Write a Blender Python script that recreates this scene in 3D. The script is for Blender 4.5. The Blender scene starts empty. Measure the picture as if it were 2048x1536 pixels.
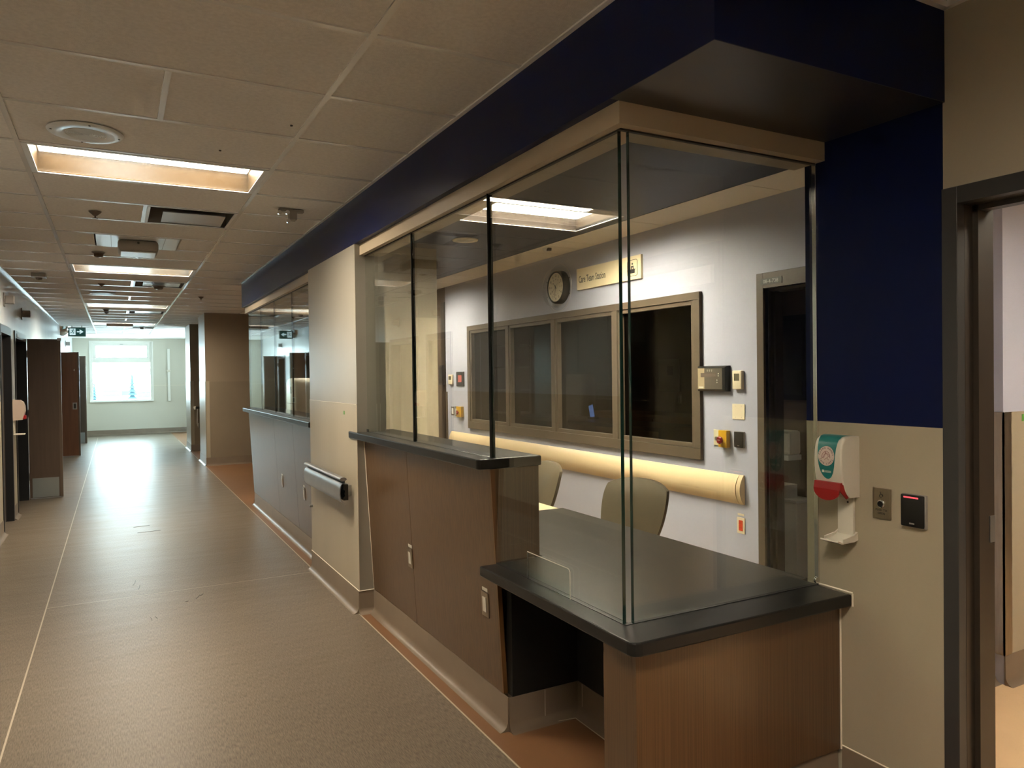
import bpy, bmesh, math, random
from mathutils import Vector, Matrix
R = math.radians
PI = math.pi
random.seed(7)
sc = bpy.context.scene
COL = sc.collection

# ---------------------------------------------------------------- camera, world, exposure
EYE = 1.591           # camera height; the floor is z = 0
CEIL = 2.776          # lay-in ceiling height
yaw, pit, rol = R(28.3126), R(-0.7439), R(-0.7464)
F = Vector((math.sin(yaw)*math.cos(pit), math.cos(yaw)*math.cos(pit), math.sin(pit)))
R0 = Vector((math.cos(yaw), -math.sin(yaw), 0))
U0 = R0.cross(F)
RR = R0*math.cos(rol) + U0*math.sin(rol)
UU = U0*math.cos(rol) - R0*math.sin(rol)
cam_data = bpy.data.cameras.new('camera')
cam = bpy.data.objects.new('camera', cam_data)
COL.objects.link(cam)
cam.matrix_world = Matrix(((RR.x, UU.x, -F.x, 0), (RR.y, UU.y, -F.y, 0), (RR.z, UU.z, -F.z, EYE), (0, 0, 0, 1)))
cam_data.sensor_fit = 'HORIZONTAL'
cam_data.sensor_width = 36
cam_data.lens = 1471.0237/2048*36
cam_data.clip_start = 0.02
cam_data.clip_end = 2000
sc.camera = cam

SKY = 26.0
TROFFER = 74.0          # corridor fixtures
STATION = 88.0         # station fixtures
world = bpy.data.worlds.new('overcast_sky')
sc.world = world
world.use_nodes = True
bgn = world.node_tree.nodes['Background']
bgn.inputs[0].default_value = (0.70, 0.90, 1.0, 1)
bgn.inputs[1].default_value = SKY
sc.view_settings.view_transform = 'Standard'
sc.view_settings.look = 'None'
sc.view_settings.gamma = 1
sc.view_settings.exposure = 0.0
sc.view_settings.use_curve_mapping = False
sc.cycles.max_bounces = 10
sc.cycles.diffuse_bounces = 6
sc.cycles.glossy_bounces = 5
sc.cycles.transmission_bounces = 6
sc.cycles.transparent_max_bounces = 24
sc.cycles.sample_clamp_indirect = 9
sc.cycles.caustics_reflective = False
sc.cycles.caustics_refractive = False

def portal(name, loc, rot, sx, sy):
    l = bpy.data.lights.new(name, 'AREA')
    l.shape = 'RECTANGLE'; l.size = sx; l.size_y = sy
    l.cycles.is_portal = True
    o = bpy.data.objects.new(name, l); COL.objects.link(o)
    o.location = loc; o.rotation_euler = rot
portal('window_portal', (0.16, 24.12, 1.83), (R(-90), 0, 0), 1.62, 1.74)
portal('added_window_portal', (2.62, 21.0, 1.6), (0, R(90), 0), 1.8, 3.6)

# ---------------------------------------------------------------- materials
MATS = {}
def lin(c):
    return tuple(((v/255+0.055)/1.055)**2.4 if v/255 > 0.04045 else v/255/12.92 for v in c)
def mat(name, col, rough=0.5, metal=0.0, spec=0.5, emit=None, es=0.0, coat=0.0):
    m = bpy.data.materials.new(name); m.use_nodes = True
    b = m.node_tree.nodes['Principled BSDF']
    b.inputs['Base Color'].default_value = (*col, 1)
    b.inputs['Roughness'].default_value = rough
    b.inputs['Metallic'].default_value = metal
    b.inputs['Specular IOR Level'].default_value = spec
    b.inputs['Coat Weight'].default_value = coat
    b.inputs['Coat Roughness'].default_value = 0.1
    if emit:
        b.inputs['Emission Color'].default_value = (*emit, 1)
        b.inputs['Emission Strength'].default_value = es
    MATS[name] = m
    return m
def vary(m, scale, amt, stretch=(1, 1, 1), bump=0.0, detail=3, bscale=None, rough=0.0, dist=0.002):
    """noise variation of colour (and optionally bump) on object coordinates"""
    nt = m.node_tree; b = nt.nodes['Principled BSDF']
    tc = nt.nodes.new('ShaderNodeTexCoord'); mp = nt.nodes.new('ShaderNodeMapping')
    mp.inputs['Scale'].default_value = stretch
    nt.links.new(tc.outputs['Object'], mp.inputs['Vector'])
    n = nt.nodes.new('ShaderNodeTexNoise'); n.inputs['Scale'].default_value = scale; n.inputs['Detail'].default_value = detail
    nt.links.new(mp.outputs[0], n.inputs['Vector'])
    col = b.inputs['Base Color'].default_value[:]
    src = b.inputs['Base Color'].links[0].from_socket if b.inputs['Base Color'].is_linked else None
    mx = nt.nodes.new('ShaderNodeMix'); mx.data_type = 'RGBA'; mx.blend_type = 'MULTIPLY'
    mx.inputs['Factor'].default_value = 1
    if src: nt.links.new(src, mx.inputs['A'])
    else: mx.inputs['A'].default_value = col
    mr = nt.nodes.new('ShaderNodeMapRange')
    mr.inputs['From Min'].default_value = 0.3; mr.inputs['From Max'].default_value = 0.7
    mr.inputs['To Min'].default_value = 1-amt; mr.inputs['To Max'].default_value = 1+amt
    nt.links.new(n.outputs['Fac'], mr.inputs['Value'])
    nt.links.new(mr.outputs[0], mx.inputs['B'])
    nt.links.new(mx.outputs['Result'], b.inputs['Base Color'])
    if rough:
        r = nt.nodes.new('ShaderNodeMapRange')
        base = b.inputs['Roughness'].default_value
        r.inputs['From Min'].default_value = 0.3; r.inputs['From Max'].default_value = 0.7
        r.inputs['To Min'].default_value = base-rough; r.inputs['To Max'].default_value = base+rough
        nt.links.new(n.outputs['Fac'], r.inputs['Value']); nt.links.new(r.outputs[0], b.inputs['Roughness'])
    if bump:
        bp = nt.nodes.new('ShaderNodeBump'); bp.inputs['Strength'].default_value = bump; bp.inputs['Distance'].default_value = dist
        h = n
        if bscale:
            h = nt.nodes.new('ShaderNodeTexNoise'); h.inputs['Scale'].default_value = bscale; h.inputs['Detail'].default_value = 2
            nt.links.new(tc.outputs['Object'], h.inputs['Vector'])
        nt.links.new(h.outputs['Fac'], bp.inputs['Height'])
        if b.inputs['Normal'].is_linked:
            nt.links.new(b.inputs['Normal'].links[0].from_socket, bp.inputs['Normal'])
        nt.links.new(bp.outputs[0], b.inputs['Normal'])
    return m

M_taupe = vary(mat('taupe_wall', (0.41, 0.36, 0.275), 0.36), 2.0, 0.05, bump=0.15, bscale=260, dist=0.001)
M_guard = vary(mat('wall_protection', (0.37, 0.32, 0.235), 0.34), 3.0, 0.06, stretch=(1, 1, .3), bump=0.2, bscale=300, dist=0.001)
M_offwhite = vary(mat('offwhite_wall', (0.58, 0.60, 0.60), 0.22), 2.0, 0.04, bump=0.15, bscale=220, dist=0.001)
M_farwall = mat('far_wall', (0.52, 0.50, 0.43), 0.5)
M_lav = vary(mat('lavender_wall', (0.45, 0.46, 0.56), 0.5), 2.0, 0.03, bump=0.15, bscale=220, dist=0.001)
M_navy = vary(mat('navy_paint', (0.0035, 0.007, 0.042), 0.36, spec=0.16), 3.0, 0.08, bump=0.1, bscale=200, dist=0.001)
M_navyceil = mat('navy_ceiling_paint', (0.012, 0.013, 0.024), 0.36, spec=0.4)
M_white = mat('white_paint', (0.70, 0.69, 0.65), 0.4)
M_whitemetal = mat('white_metal', (0.78, 0.81, 0.84), 0.3)
M_cream = mat('cream_ceiling', (0.92, 0.86, 0.74), 0.6)
M_tile = vary(mat('ceiling_tile', (0.76, 0.74, 0.72), 0.8, spec=0.2), 60.0, 0.06, bump=0.5, bscale=240, dist=0.002)
M_tee = mat('tee_metal', (0.86, 0.86, 0.86), 0.2, coat=0.4)
M_brownfloor = vary(mat('brown_vinyl', (0.16, 0.078, 0.036), 0.40, spec=0.3), 3.0, 0.06, bump=0.1, bscale=150, dist=0.001)
M_cove = vary(mat('cove_vinyl', (0.16, 0.120, 0.085), 0.35), 5.0, 0.08)
M_weld = mat('weld_thread', (0.42, 0.36, 0.28), 0.3)
M_bead = mat('silicone_bead', (0.78, 0.72, 0.60), 0.4)
M_black = mat('black_stone', (0.009, 0.009, 0.009), 0.28, spec=0.4)
M_blacktop = vary(mat('worktop_laminate', (0.040, 0.036, 0.032), 0.30, spec=0.6), 6.0, 0.12, stretch=(1, 2.5, 1))
M_blackpanel = mat('black_panel', (0.006, 0.006, 0.006), 0.5)
M_gasket = mat('gasket', (0.008, 0.008, 0.008), 0.5)
M_header = mat('header_metal', (0.46, 0.38, 0.27), 0.42)
M_frame = vary(mat('bronze_frame', (0.105, 0.080, 0.055), 0.42), 4.0, 0.04)
M_darkframe = mat('dark_frame', (0.035, 0.034, 0.034), 0.38)
M_jamb = mat('dark_brown_jamb', (0.030, 0.022, 0.016), 0.4)
M_chrome = mat('chrome', (0.75, 0.75, 0.75), 0.12, metal=1)
M_alu = vary(mat('aluminium', (0.42, 0.43, 0.44), 0.32, metal=0.9), 8.0, 0.05)
M_steel = vary(mat('stainless', (0.36, 0.30, 0.23), 0.3, metal=0.9), 90.0, 0.08, stretch=(1, 1, .1))
M_kick = mat('kick_plate', (0.30, 0.33, 0.33), 0.3, metal=0.5)
M_leaf = vary(mat('brown_door', (0.085, 0.058, 0.042), 0.42), 30.0, 0.1, stretch=(1, 1, .06))
M_leaf2 = vary(mat('chestnut_door', (0.19, 0.085, 0.045), 0.42), 30.0, 0.1, stretch=(1, 1, .06))
M_plastic = mat('white_plastic', (0.62, 0.58, 0.50), 0.3)
M_greyplastic = mat('grey_plastic', (0.30, 0.28, 0.26), 0.4)
M_brownplastic = mat('brown_plastic', (0.12, 0.085, 0.06), 0.4)
M_teal = mat('teal_label', (0.012, 0.155, 0.15), 0.3)
M_red = mat('red_plastic', (0.27, 0.008, 0.010), 0.3)
M_ink = mat('dark_ink', (0.03, 0.03, 0.03), 0.6)
M_redink = mat('red_brown_ink', (0.16, 0.02, 0.015), 0.6)
M_pink = mat('pink_disc', (0.62, 0.50, 0.44), 0.5)
M_blackplastic = mat('black_plastic', (0.010, 0.010, 0.010), 0.3)
M_led = mat('red_led', (0.5, 0.05, 0.05), 0.4, emit=(1, 0.10, 0.13), es=1.0)
M_yellow = mat('yellow_plastic', (0.75, 0.40, 0.02), 0.3)
M_orange = mat('orange_red', (0.60, 0.06, 0.02), 0.4)
M_creamlam = mat('cream_bumper', (0.72, 0.56, 0.34), 0.4)
M_creamtop = mat('cream_worktop', (0.72, 0.60, 0.38), 0.4)
M_signpanel = mat('sign_panel', (0.80, 0.68, 0.46), 0.4)
M_vinyl = vary(mat('taupe_vinyl', (0.115, 0.092, 0.060), 0.34), 40.0, 0.05, bump=0.3, bscale=90, dist=0.001)
M_screen = mat('blue_screen', (0.1, 0.2, 0.5), 0.3, emit=(0.22, 0.36, 0.85), es=0.9)
M_lens = mat('lamp_strip', (1, 1, 1), 0.5, emit=(1.0, 0.87, 0.68), es=TROFFER)
M_lens2 = mat('station_lamp_strip', (1, 1, 1), 0.5, emit=(1.0, 0.87, 0.68), es=STATION)
M_pan = mat('lamp_pan', (0.036, 0.023, 0.010), 0.5, spec=0.05)
M_pan2 = mat('station_lamp_pan', (0.020, 0.014, 0.011), 0.5, spec=0.05)
M_green = mat('exit_green', (0.01, 0.06, 0.05), 0.4, emit=(0.03, 0.15, 0.13), es=0.2)
M_exitwhite = mat('exit_white', (0.7, 0.8, 0.8), 0.4, emit=(0.6, 0.85, 0.9), es=0.7)
M_snow = mat('snow', (0.8, 0.82, 0.85), 0.7)
M_spruce = mat('spruce', (0.022, 0.055, 0.065), 0.9)
M_house = mat('pale_house', (0.06, 0.06, 0.065), 0.8)
M_gtape = mat('green_tape', (0.10, 0.30, 0.06), 0.5)
M_paper = mat('paper', (0.55, 0.52, 0.46), 0.6)
M_oak = vary(mat('tan_wood', (0.34, 0.21, 0.10), 0.45), 20.0, 0.1, stretch=(1, .1, 1))
M_bluepaint = mat('pale_blue_paint', (0.30, 0.42, 0.60), 0.5)

def wood_mat(name, c1, c2, rough=0.36):
    m = mat(name, c1, rough)
    nt = m.node_tree; b = nt.nodes['Principled BSDF']
    tc = nt.nodes.new('ShaderNodeTexCoord'); mp = nt.nodes.new('ShaderNodeMapping')
    mp.inputs['Scale'].default_value = (230, 230, 1.6)
    nt.links.new(tc.outputs['Object'], mp.inputs['Vector'])
    n = nt.nodes.new('ShaderNodeTexNoise'); n.inputs['Scale'].default_value = 1.0; n.inputs['Detail'].default_value = 4
    nt.links.new(mp.outputs[0], n.inputs['Vector'])
    cr = nt.nodes.new('ShaderNodeValToRGB')
    cr.color_ramp.elements[0].position = 0.36; cr.color_ramp.elements[0].color = (*c2, 1)
    cr.color_ramp.elements[1].position = 0.62; cr.color_ramp.elements[1].color = (*c1, 1)
    nt.links.new(n.outputs['Fac'], cr.inputs[0]); nt.links.new(cr.outputs[0], b.inputs['Base Color'])
    b.inputs['Coat Weight'].default_value = 0.7; b.inputs['Coat Roughness'].default_value = 0.27; b.inputs['Coat IOR'].default_value = 1.6
    return m
M_wood = wood_mat('wood_laminate', (0.102, 0.053, 0.021), (0.064, 0.030, 0.010))
M_woodedge = mat('wood_edge', (0.11, 0.050, 0.016), 0.4)

def floor_mat():
    m = mat('streaked_vinyl', (0.24, 0.19, 0.14), 0.30, spec=0.22)
    nt = m.node_tree; b = nt.nodes['Principled BSDF']
    tc = nt.nodes.new('ShaderNodeTexCoord'); mp = nt.nodes.new('ShaderNodeMapping')
    mp.inputs['Scale'].default_value = (260, 26, 1)
    nt.links.new(tc.outputs['Object'], mp.inputs['Vector'])
    n = nt.nodes.new('ShaderNodeTexNoise'); n.inputs['Scale'].default_value = 1.0; n.inputs['Detail'].default_value = 3
    nt.links.new(mp.outputs[0], n.inputs['Vector'])
    cr = nt.nodes.new('ShaderNodeValToRGB')
    cr.color_ramp.elements[0].position = 0.34; cr.color_ramp.elements[0].color = (0.092, 0.070, 0.050, 1)
    cr.color_ramp.elements[1].position = 0.66; cr.color_ramp.elements[1].color = (0.176, 0.142, 0.106, 1)
    nt.links.new(n.outputs['Fac'], cr.inputs[0]); nt.links.new(cr.outputs[0], b.inputs['Base Color'])
    mp2 = nt.nodes.new('ShaderNodeMapping'); mp2.inputs['Scale'].default_value = (1.2, 5.0, 1)
    nt.links.new(tc.outputs['Object'], mp2.inputs['Vector'])
    n2 = nt.nodes.new('ShaderNodeTexNoise'); n2.inputs['Scale'].default_value = 1.6; n2.inputs['Detail'].default_value = 3
    nt.links.new(mp2.outputs[0], n2.inputs['Vector'])
    bp = nt.nodes.new('ShaderNodeBump'); bp.inputs['Strength'].default_value = 0.35; bp.inputs['Distance'].default_value = 0.006
    nt.links.new(n2.outputs['Fac'], bp.inputs['Height'])
    bp2 = nt.nodes.new('ShaderNodeBump'); bp2.inputs['Strength'].default_value = 0.12; bp2.inputs['Distance'].default_value = 0.001
    nt.links.new(n.outputs['Fac'], bp2.inputs['Height']); nt.links.new(bp.outputs[0], bp2.inputs['Normal'])
    nt.links.new(bp2.outputs[0], b.inputs['Normal'])
    mr = nt.nodes.new('ShaderNodeMapRange'); mr.inputs['To Min'].default_value = 0.30; mr.inputs['To Max'].default_value = 0.42
    nt.links.new(n2.outputs['Fac'], mr.inputs['Value']); nt.links.new(mr.outputs[0], b.inputs['Roughness'])
    return m
M_floor = floor_mat()
M_roomfloor = vary(mat('tan_vinyl', (0.52, 0.36, 0.21), 0.45), 4.0, 0.05)

def glass_mat(name, tint=(0.93, 0.96, 0.94), rough=0.0, boost=1.0):
    """clear sheet glass: see-through plus a Fresnel mirror on each face"""
    m = bpy.data.materials.new(name); m.use_nodes = True; nt = m.node_tree; nt.nodes.clear()
    out = nt.nodes.new('ShaderNodeOutputMaterial'); mx = nt.nodes.new('ShaderNodeMixShader')
    tr = nt.nodes.new('ShaderNodeBsdfTransparent'); tr.inputs[0].default_value = (*tint, 1)
    gl = nt.nodes.new('ShaderNodeBsdfGlossy'); gl.inputs['Roughness'].default_value = rough
    gl.inputs['Color'].default_value = (boost, boost, boost, 1)
    ge = nt.nodes.new('ShaderNodeNewGeometry')
    mi = nt.nodes.new('ShaderNodeMix'); mi.data_type = 'FLOAT'
    mi.inputs['A'].default_value = 1.5; mi.inputs['B'].default_value = 1/1.5
    nt.links.new(ge.outputs['Backfacing'], mi.inputs['Factor'])
    fr = nt.nodes.new('ShaderNodeFresnel'); nt.links.new(mi.outputs['Result'], fr.inputs['IOR'])
    nt.links.new(fr.outputs[0], mx.inputs[0]); nt.links.new(tr.outputs[0], mx.inputs[1]); nt.links.new(gl.outputs[0], mx.inputs[2])
    nt.links.new(mx.outputs[0], out.inputs[0])
    MATS[name] = m
    return m
M_dim = mat('dim_room_wall', (0.13, 0.095, 0.07), 0.6)  # gloom of the unlit rooms put into the wall colour
M_glass = glass_mat('clear_glass')
M_glass2 = glass_mat('dark_room_glass', (0.62, 0.62, 0.60), boost=0.55)
M_clear = glass_mat('clear_guard_plastic', (0.995, 0.995, 0.995))
M_lensglass = glass_mat('lens_glass', (0.97, 0.97, 0.97), 0.18)
M_glassedge = mat('glass_edge', (0.004, 0.022, 0.018), 0.1, spec=0.8)

# ---------------------------------------------------------------- mesh helpers
def B(): return bmesh.new()
def box(bm, x0, x1, y0, y1, z0, z1, bev=0.0, seg=2):
    x0, x1 = min(x0, x1), max(x0, x1); y0, y1 = min(y0, y1), max(y0, y1); z0, z1 = min(z0, z1), max(z0, z1)
    r = bmesh.ops.create_cube(bm, size=1)
    vs = r['verts']
    for v in vs:
        v.co = Vector((x0+(v.co.x+.5)*(x1-x0), y0+(v.co.y+.5)*(y1-y0), z0+(v.co.z+.5)*(z1-z0)))
    if bev:
        es = list({e for v in vs for e in v.link_edges})
        bmesh.ops.bevel(bm, geom=es, offset=bev, segments=seg, profile=0.5, affect='EDGES')
    return bm
def prism(bm, pts, axis, a, b):
    """closed 2-D outline extruded along an axis: x -> (y,z), y -> (x,z), z -> (x,y)"""
    def P(p, t):
        return {'x': (t, p[0], p[1]), 'y': (p[0], t, p[1]), 'z': (p[0], p[1], t)}[axis]
    va = [bm.verts.new(P(p, a)) for p in pts]; vb = [bm.verts.new(P(p, b)) for p in pts]
    n = len(pts)
    bm.faces.new(va); bm.faces.new(vb[::-1])
    for i in range(n):
        bm.faces.new((va[i], vb[i], vb[(i+1) % n], va[(i+1) % n]))
    bmesh.ops.recalc_face_normals(bm, faces=bm.faces[:])
    return bm
def cyl(bm, c, r, h, axis='z', seg=24, r2=None):
    """cylinder or cone starting at c and going h along axis"""
    r2 = r if r2 is None else r2
    m = {'z': Matrix.Identity(4), 'x': Matrix.Rotation(R(90), 4, 'Y'), 'y': Matrix.Rotation(R(-90), 4, 'X')}[axis]
    res = bmesh.ops.create_cone(bm, cap_ends=True, segments=seg, radius1=r, radius2=r2, depth=h)
    for v in res['verts']:
        v.co = m @ (v.co + Vector((0, 0, h/2))) + Vector(c)
    return bm
def lathe(bm, prof, c=(0, 0, 0), axis='z', seg=32):
    m = {'z': Matrix.Identity(4), '-z': Matrix.Rotation(PI, 4, 'X'), '-x': Matrix.Rotation(R(-90), 4, 'Y'), '-y': Matrix.Rotation(R(90), 4, 'X')}[axis]
    rings = []
    for r, z in prof:
        if r < 1e-6: rings.append([bm.verts.new(m @ Vector((0, 0, z)) + Vector(c))])
        else: rings.append([bm.verts.new(m @ Vector((r*math.cos(2*PI*i/seg), r*math.sin(2*PI*i/seg), z)) + Vector(c)) for i in range(seg)])
    for a, b in zip(rings, rings[1:]):
        for i in range(seg):
            j = (i+1) % seg
            q = [a[i % len(a)], a[j % len(a)], b[j % len(b)], b[i % len(b)]]
            q = [v for k, v in enumerate(q) if v not in q[:k]]
            if len(q) > 2: bm.faces.new(q)
    bmesh.ops.recalc_face_normals(bm, faces=bm.faces[:])
    return bm
def tube(bm, pts, r, seg=8):
    pts = [Vector(p) for p in pts]; rings = []
    for i, p in enumerate(pts):
        d = (pts[min(i+1, len(pts)-1)] - pts[max(i-1, 0)]).normalized()
        a = d.orthogonal().normalized() if i == 0 else (prev - d*prev.dot(d)).normalized()
        prev = a; b = d.cross(a)
        rings.append([bm.verts.new(p + r*(a*math.cos(2*PI*k/seg) + b*math.sin(2*PI*k/seg))) for k in range(seg)])
    for a, b in zip(rings, rings[1:]):
        for k in range(seg): bm.faces.new((a[k], a[(k+1) % seg], b[(k+1) % seg], b[k]))
    bm.faces.new(rings[0][::-1]); bm.faces.new(rings[-1])
    bmesh.ops.recalc_face_normals(bm, faces=bm.faces[:])
    return bm
def obj(name, bm, m, parent=None, smooth=False):
    me = bpy.data.meshes.new(name); bm.to_mesh(me); bm.free()
    me.materials.append(m)
    if smooth:
        for p in me.polygons: p.use_smooth = True
        try: me.set_sharp_from_angle(angle=R(40))
        except Exception: pass
    o = bpy.data.objects.new(name, me); COL.objects.link(o)
    if parent: o.parent = parent; o.matrix_parent_inverse = world_mat(parent).inverted()
    return o
def world_mat(o):
    m = Matrix.LocRotScale(o.location, o.rotation_euler, o.scale)
    if o.parent: m = world_mat(o.parent) @ o.matrix_parent_inverse @ m
    return m
def tag(o, label, cat, group=None, kind=None):
    o['label'] = label; o['category'] = cat
    if group: o['group'] = group
    if kind: o['kind'] = kind
    return o
def struct(o, label, cat='wall'): return tag(o, label, cat, kind='structure')
def thing(name, loc, label, cat, group=None, kind=None):
    o = bpy.data.objects.new(name, None); COL.objects.link(o); o.location = loc; o.empty_display_size = 0.1
    return tag(o, label, cat, group, kind)
def part(name, p, m, *boxes, bev=0.0, smooth=False, label=None):
    bm = B()
    for b in boxes: box(bm, *b, bev=bev)
    o = obj(name, bm, m, p, smooth)
    if label: o['label'] = label
    return o
def text_bm(s, size, place, align='CENTER', thick=0.0012, font_w=1.0):
    """lettering as flat extruded mesh; place(tx, ty, t) -> world"""
    cu = bpy.data.curves.new('lettering', 'FONT'); cu.body = s; cu.size = size
    cu.align_x = align; cu.align_y = 'CENTER'; cu.extrude = thick/2; cu.resolution_u = 2
    o = bpy.data.objects.new('lettering', cu); COL.objects.link(o)
    dg = bpy.context.evaluated_depsgraph_get(); me = bpy.data.meshes.new_from_object(o.evaluated_get(dg))
    bm = B(); bm.from_mesh(me)
    for v in bm.verts: v.co = Vector(place(v.co.x*font_w, v.co.y, v.co.z))
    bmesh.ops.recalc_face_normals(bm, faces=bm.faces[:])
    bpy.data.objects.remove(o); bpy.data.curves.remove(cu); bpy.data.meshes.remove(me)
    return bm
def on_x(x, y, z):      # a surface facing -X: reading direction is -Y
    return lambda tx, ty, t: (x-0.0007-t, y-tx, z+ty)
def on_y(y, x, z):      # a surface facing -Y: reading direction is +X
    return lambda tx, ty, t: (x+tx, y-0.0007-t, z+ty)
def merge(bms):
    out = B()
    for b in bms:
        me = bpy.data.meshes.new('tmp'); b.to_mesh(me); b.free(); out.from_mesh(me); bpy.data.meshes.remove(me)
    return out
def cove(p, a, b, side, name='cove', top=0.15, m=None, seams=()):
    """coved vinyl base from a to b (xy); side = unit xy normal pointing into the room"""
    bm = B(); a = Vector((*a, 0)); b = Vector((*b, 0)); n = Vector((*side, 0))
    prof = [(-0.001, 0), (0.045, 0), (0.034, 0.0025), (0.022, 0.009), (0.012, 0.020), (0.006, 0.036), (0.005, top-0.004), (0.003, top), (-0.001, top)]
    va = [bm.verts.new(a + n*q[0] + Vector((0, 0, q[1]))) for q in prof]
    vb = [bm.verts.new(b + n*q[0] + Vector((0, 0, q[1]))) for q in prof]
    for i in range(len(prof)-1): bm.faces.new((va[i], va[i+1], vb[i+1], vb[i]))
    bm.faces.new(va); bm.faces.new(vb[::-1])
    bmesh.ops.recalc_face_normals(bm, faces=bm.faces[:])
    o = obj(name, bm, m or M_cove, p, True)
    return o
def bead(bm, a, b, r=0.003): tube(bm, [a, b], r, 6)

# ================================================================ THE SHELL
fl = B(); box(fl, -3, 1.41, -6, 24.2, -0.08, 0)
FLOOR = struct(obj('floor', fl, M_floor), 'taupe streaked sheet vinyl floor of the corridor', 'floor')
fb = B(); box(fb, 1.41, 7.0, -6, 18.6, -0.08, 0); box(fb, 1.41, 2.65, 18.6, 24.2, -0.08, 0)
obj('border_sheet', fb, M_brownfloor, FLOOR)['label'] = 'plain brown vinyl beside the counters'
obj('room_sheet', (lambda b: box(box(b, 2.5, 7.0, -6, 2.1, -.01, .001), 1.9, 3.93, 2.1, 9.7, -.01, .001))(B()), M_roomfloor, FLOOR)
w = B()
box(w, -0.459, -0.451, -6, 23.2, -0.01, 0.0006); box(w, 1.406, 1.414, -6, 21, -0.01, 0.0006)
for y in (6.05, 13.3, 19.6): box(w, -0.451, 1.406, y, y+0.004, -0.01, 0.0005)
obj('weld_line', w, M_weld, FLOOR)
sm = B()
for x, y, l, a in ((.50, 5.80, .10, 70), (.53, 5.84, .05, 60), (.18, 5.42, .07, 95), (.21, 5.43, .06, 100), (.22, 8.9, .16, 10), (.28, 8.55, .22, 5), (.42, 5.72, .02, 20), (.10, 6.45, .16, 82), (.13, 6.3, .12, 84)):
    p = Vector((x, y, 0.0006)); d = Vector((math.cos(R(a)), math.sin(R(a)), 0))*l/2
    tube(sm, [p-d, p+d*.2+Vector((.004, 0, 0)), p+d], 0.0016, 5)
o = obj('scuff_mark', sm, M_ink, FLOOR); o['kind'] = 'stuff'

slab = B(); box(slab, -3, 7, -6, 18.6, CEIL+0.32, CEIL+0.42); box(slab, -3, 2.65, 18.6, 24.2, CEIL+0.32, CEIL+0.42)
struct(obj('ceiling', slab, M_white), 'concrete slab above the hung ceilings', 'ceiling')

# left wall, openings cut by building it from piers and heads
LX = -1.05
openings = [(9.20, 10.08), (10.46, 11.70), (16.90, 17.86), (20.30, 21.26)]
wl = B(); y = -6
for a, b in openings:
    box(wl, LX-0.14, LX, y, a, 0, CEIL+0.32); box(wl, LX-0.14, LX, a, b, 2.15, CEIL+0.32); y = b
box(wl, LX-0.14, LX, y, 24.2, 0, CEIL+0.32)
WL = struct(obj('wall_left', wl, M_offwhite), 'pale glossy corridor wall with the doorways')
y = -6
for a, b in openings+[(24, 24)]:
    if a > y: cove(WL, (LX, y), (LX, a), (1, 0), name='cove_base')
    y = b
wp = B(); y = -6
for a, b in openings+[(24, 24)]:
    if a > y: box(wp, LX-0.01, LX+0.002, y, a, 0.15, 1.38)
    y = b
obj('protection_sheet', wp, M_guard, WL)
o = B(); box(o, -3.1, -3, -6, 24.2, 0, CEIL+0.32); struct(obj('wall_west', o, M_taupe), 'wall of the dark rooms beyond the left doorways')
o = B(); box(o, -3, 7.1, -6.1, -6, 0, CEIL+0.32); struct(obj('wall_south', o, M_taupe), 'end wall of the corridor behind the viewer')
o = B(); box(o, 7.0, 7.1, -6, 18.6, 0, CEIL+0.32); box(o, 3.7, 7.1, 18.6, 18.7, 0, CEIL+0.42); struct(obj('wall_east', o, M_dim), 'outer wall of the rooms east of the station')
o = B(); box(o, -3, LX-.14, 14.0, 14.1, 0, CEIL+0.32); struct(obj('wall_partition', o, M_taupe), 'partition between rooms behind the left wall')

# far wall with window hole
WX0, WX1, WZ0, WZ1 = -0.62, 0.95, 0.985, 2.67
fw = B()
box(fw, -3, WX0, 24.0, 24.2, 0, CEIL+.32); box(fw, WX1, 2.65, 24.0, 24.2, 0, CEIL+.32)
box(fw, WX0, WX1, 24.0, 24.2, 0, WZ0); box(fw, WX0, WX1, 24.0, 24.2, WZ1, CEIL+.32)
FW = struct(obj('wall_far', fw, M_farwall), 'far end wall of the corridor around the bright window')
cove(FW, (LX, 24.0), (2.4, 24.0), (0, -1), name='cove_base')
part('seam_strip', FW, M_bead, (LX, 2.4, 23.996, 24.0, 1.40, 1.405))
win = thing('window_1', (0.165, 24.05, WZ0), 'tall corridor-end window, awning pane above a large pane', 'window', kind='structure')
fr = B()
t = 0.05
for (x0, x1, z0, z1) in ((WX0, WX0+t, WZ0, WZ1), (WX1-t, WX1, WZ0, WZ1), (WX0+t, WX1-t, WZ1-t, WZ1), (WX0+t, WX1-t, WZ0, WZ0+.03), (WX0+t, WX1-t, 2.08, 2.20)):
    box(fr, x0, x1, 24.03, 24.12, z0, z1, bev=.004)
obj('frame', fr, M_white, win)
fr = B()
for (x0, x1, z0, z1) in ((WX0+t, WX0+t+.085, 2.20, 2.62), (WX1-t-.085, WX1-t, 2.20, 2.62), (WX0+t+.085, WX1-t-.085, 2.56, 2.62), (WX0+t+.085, WX1-t-.085, 2.20, 2.235)):
    box(fr, x0, x1, 24.045, 24.10, z0, z1, bev=.004)
obj('sash', fr, M_white, win)
part('pane', win, M_glass, (WX0+.13, WX1-.13, 24.07, 24.08, 2.23, 2.57))
part('pane', win, M_glass, (WX0+.045, WX1-.045, 24.07, 24.08, WZ0+.02, 2.09))
fr = B()
box(fr, WX0-.03, WX0+.002, 23.985, 24.05, WZ0-.03, WZ1+.03); box(fr, WX1-.002, WX1+.03, 23.985, 24.05, WZ0-.03, WZ1+.03)
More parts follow.
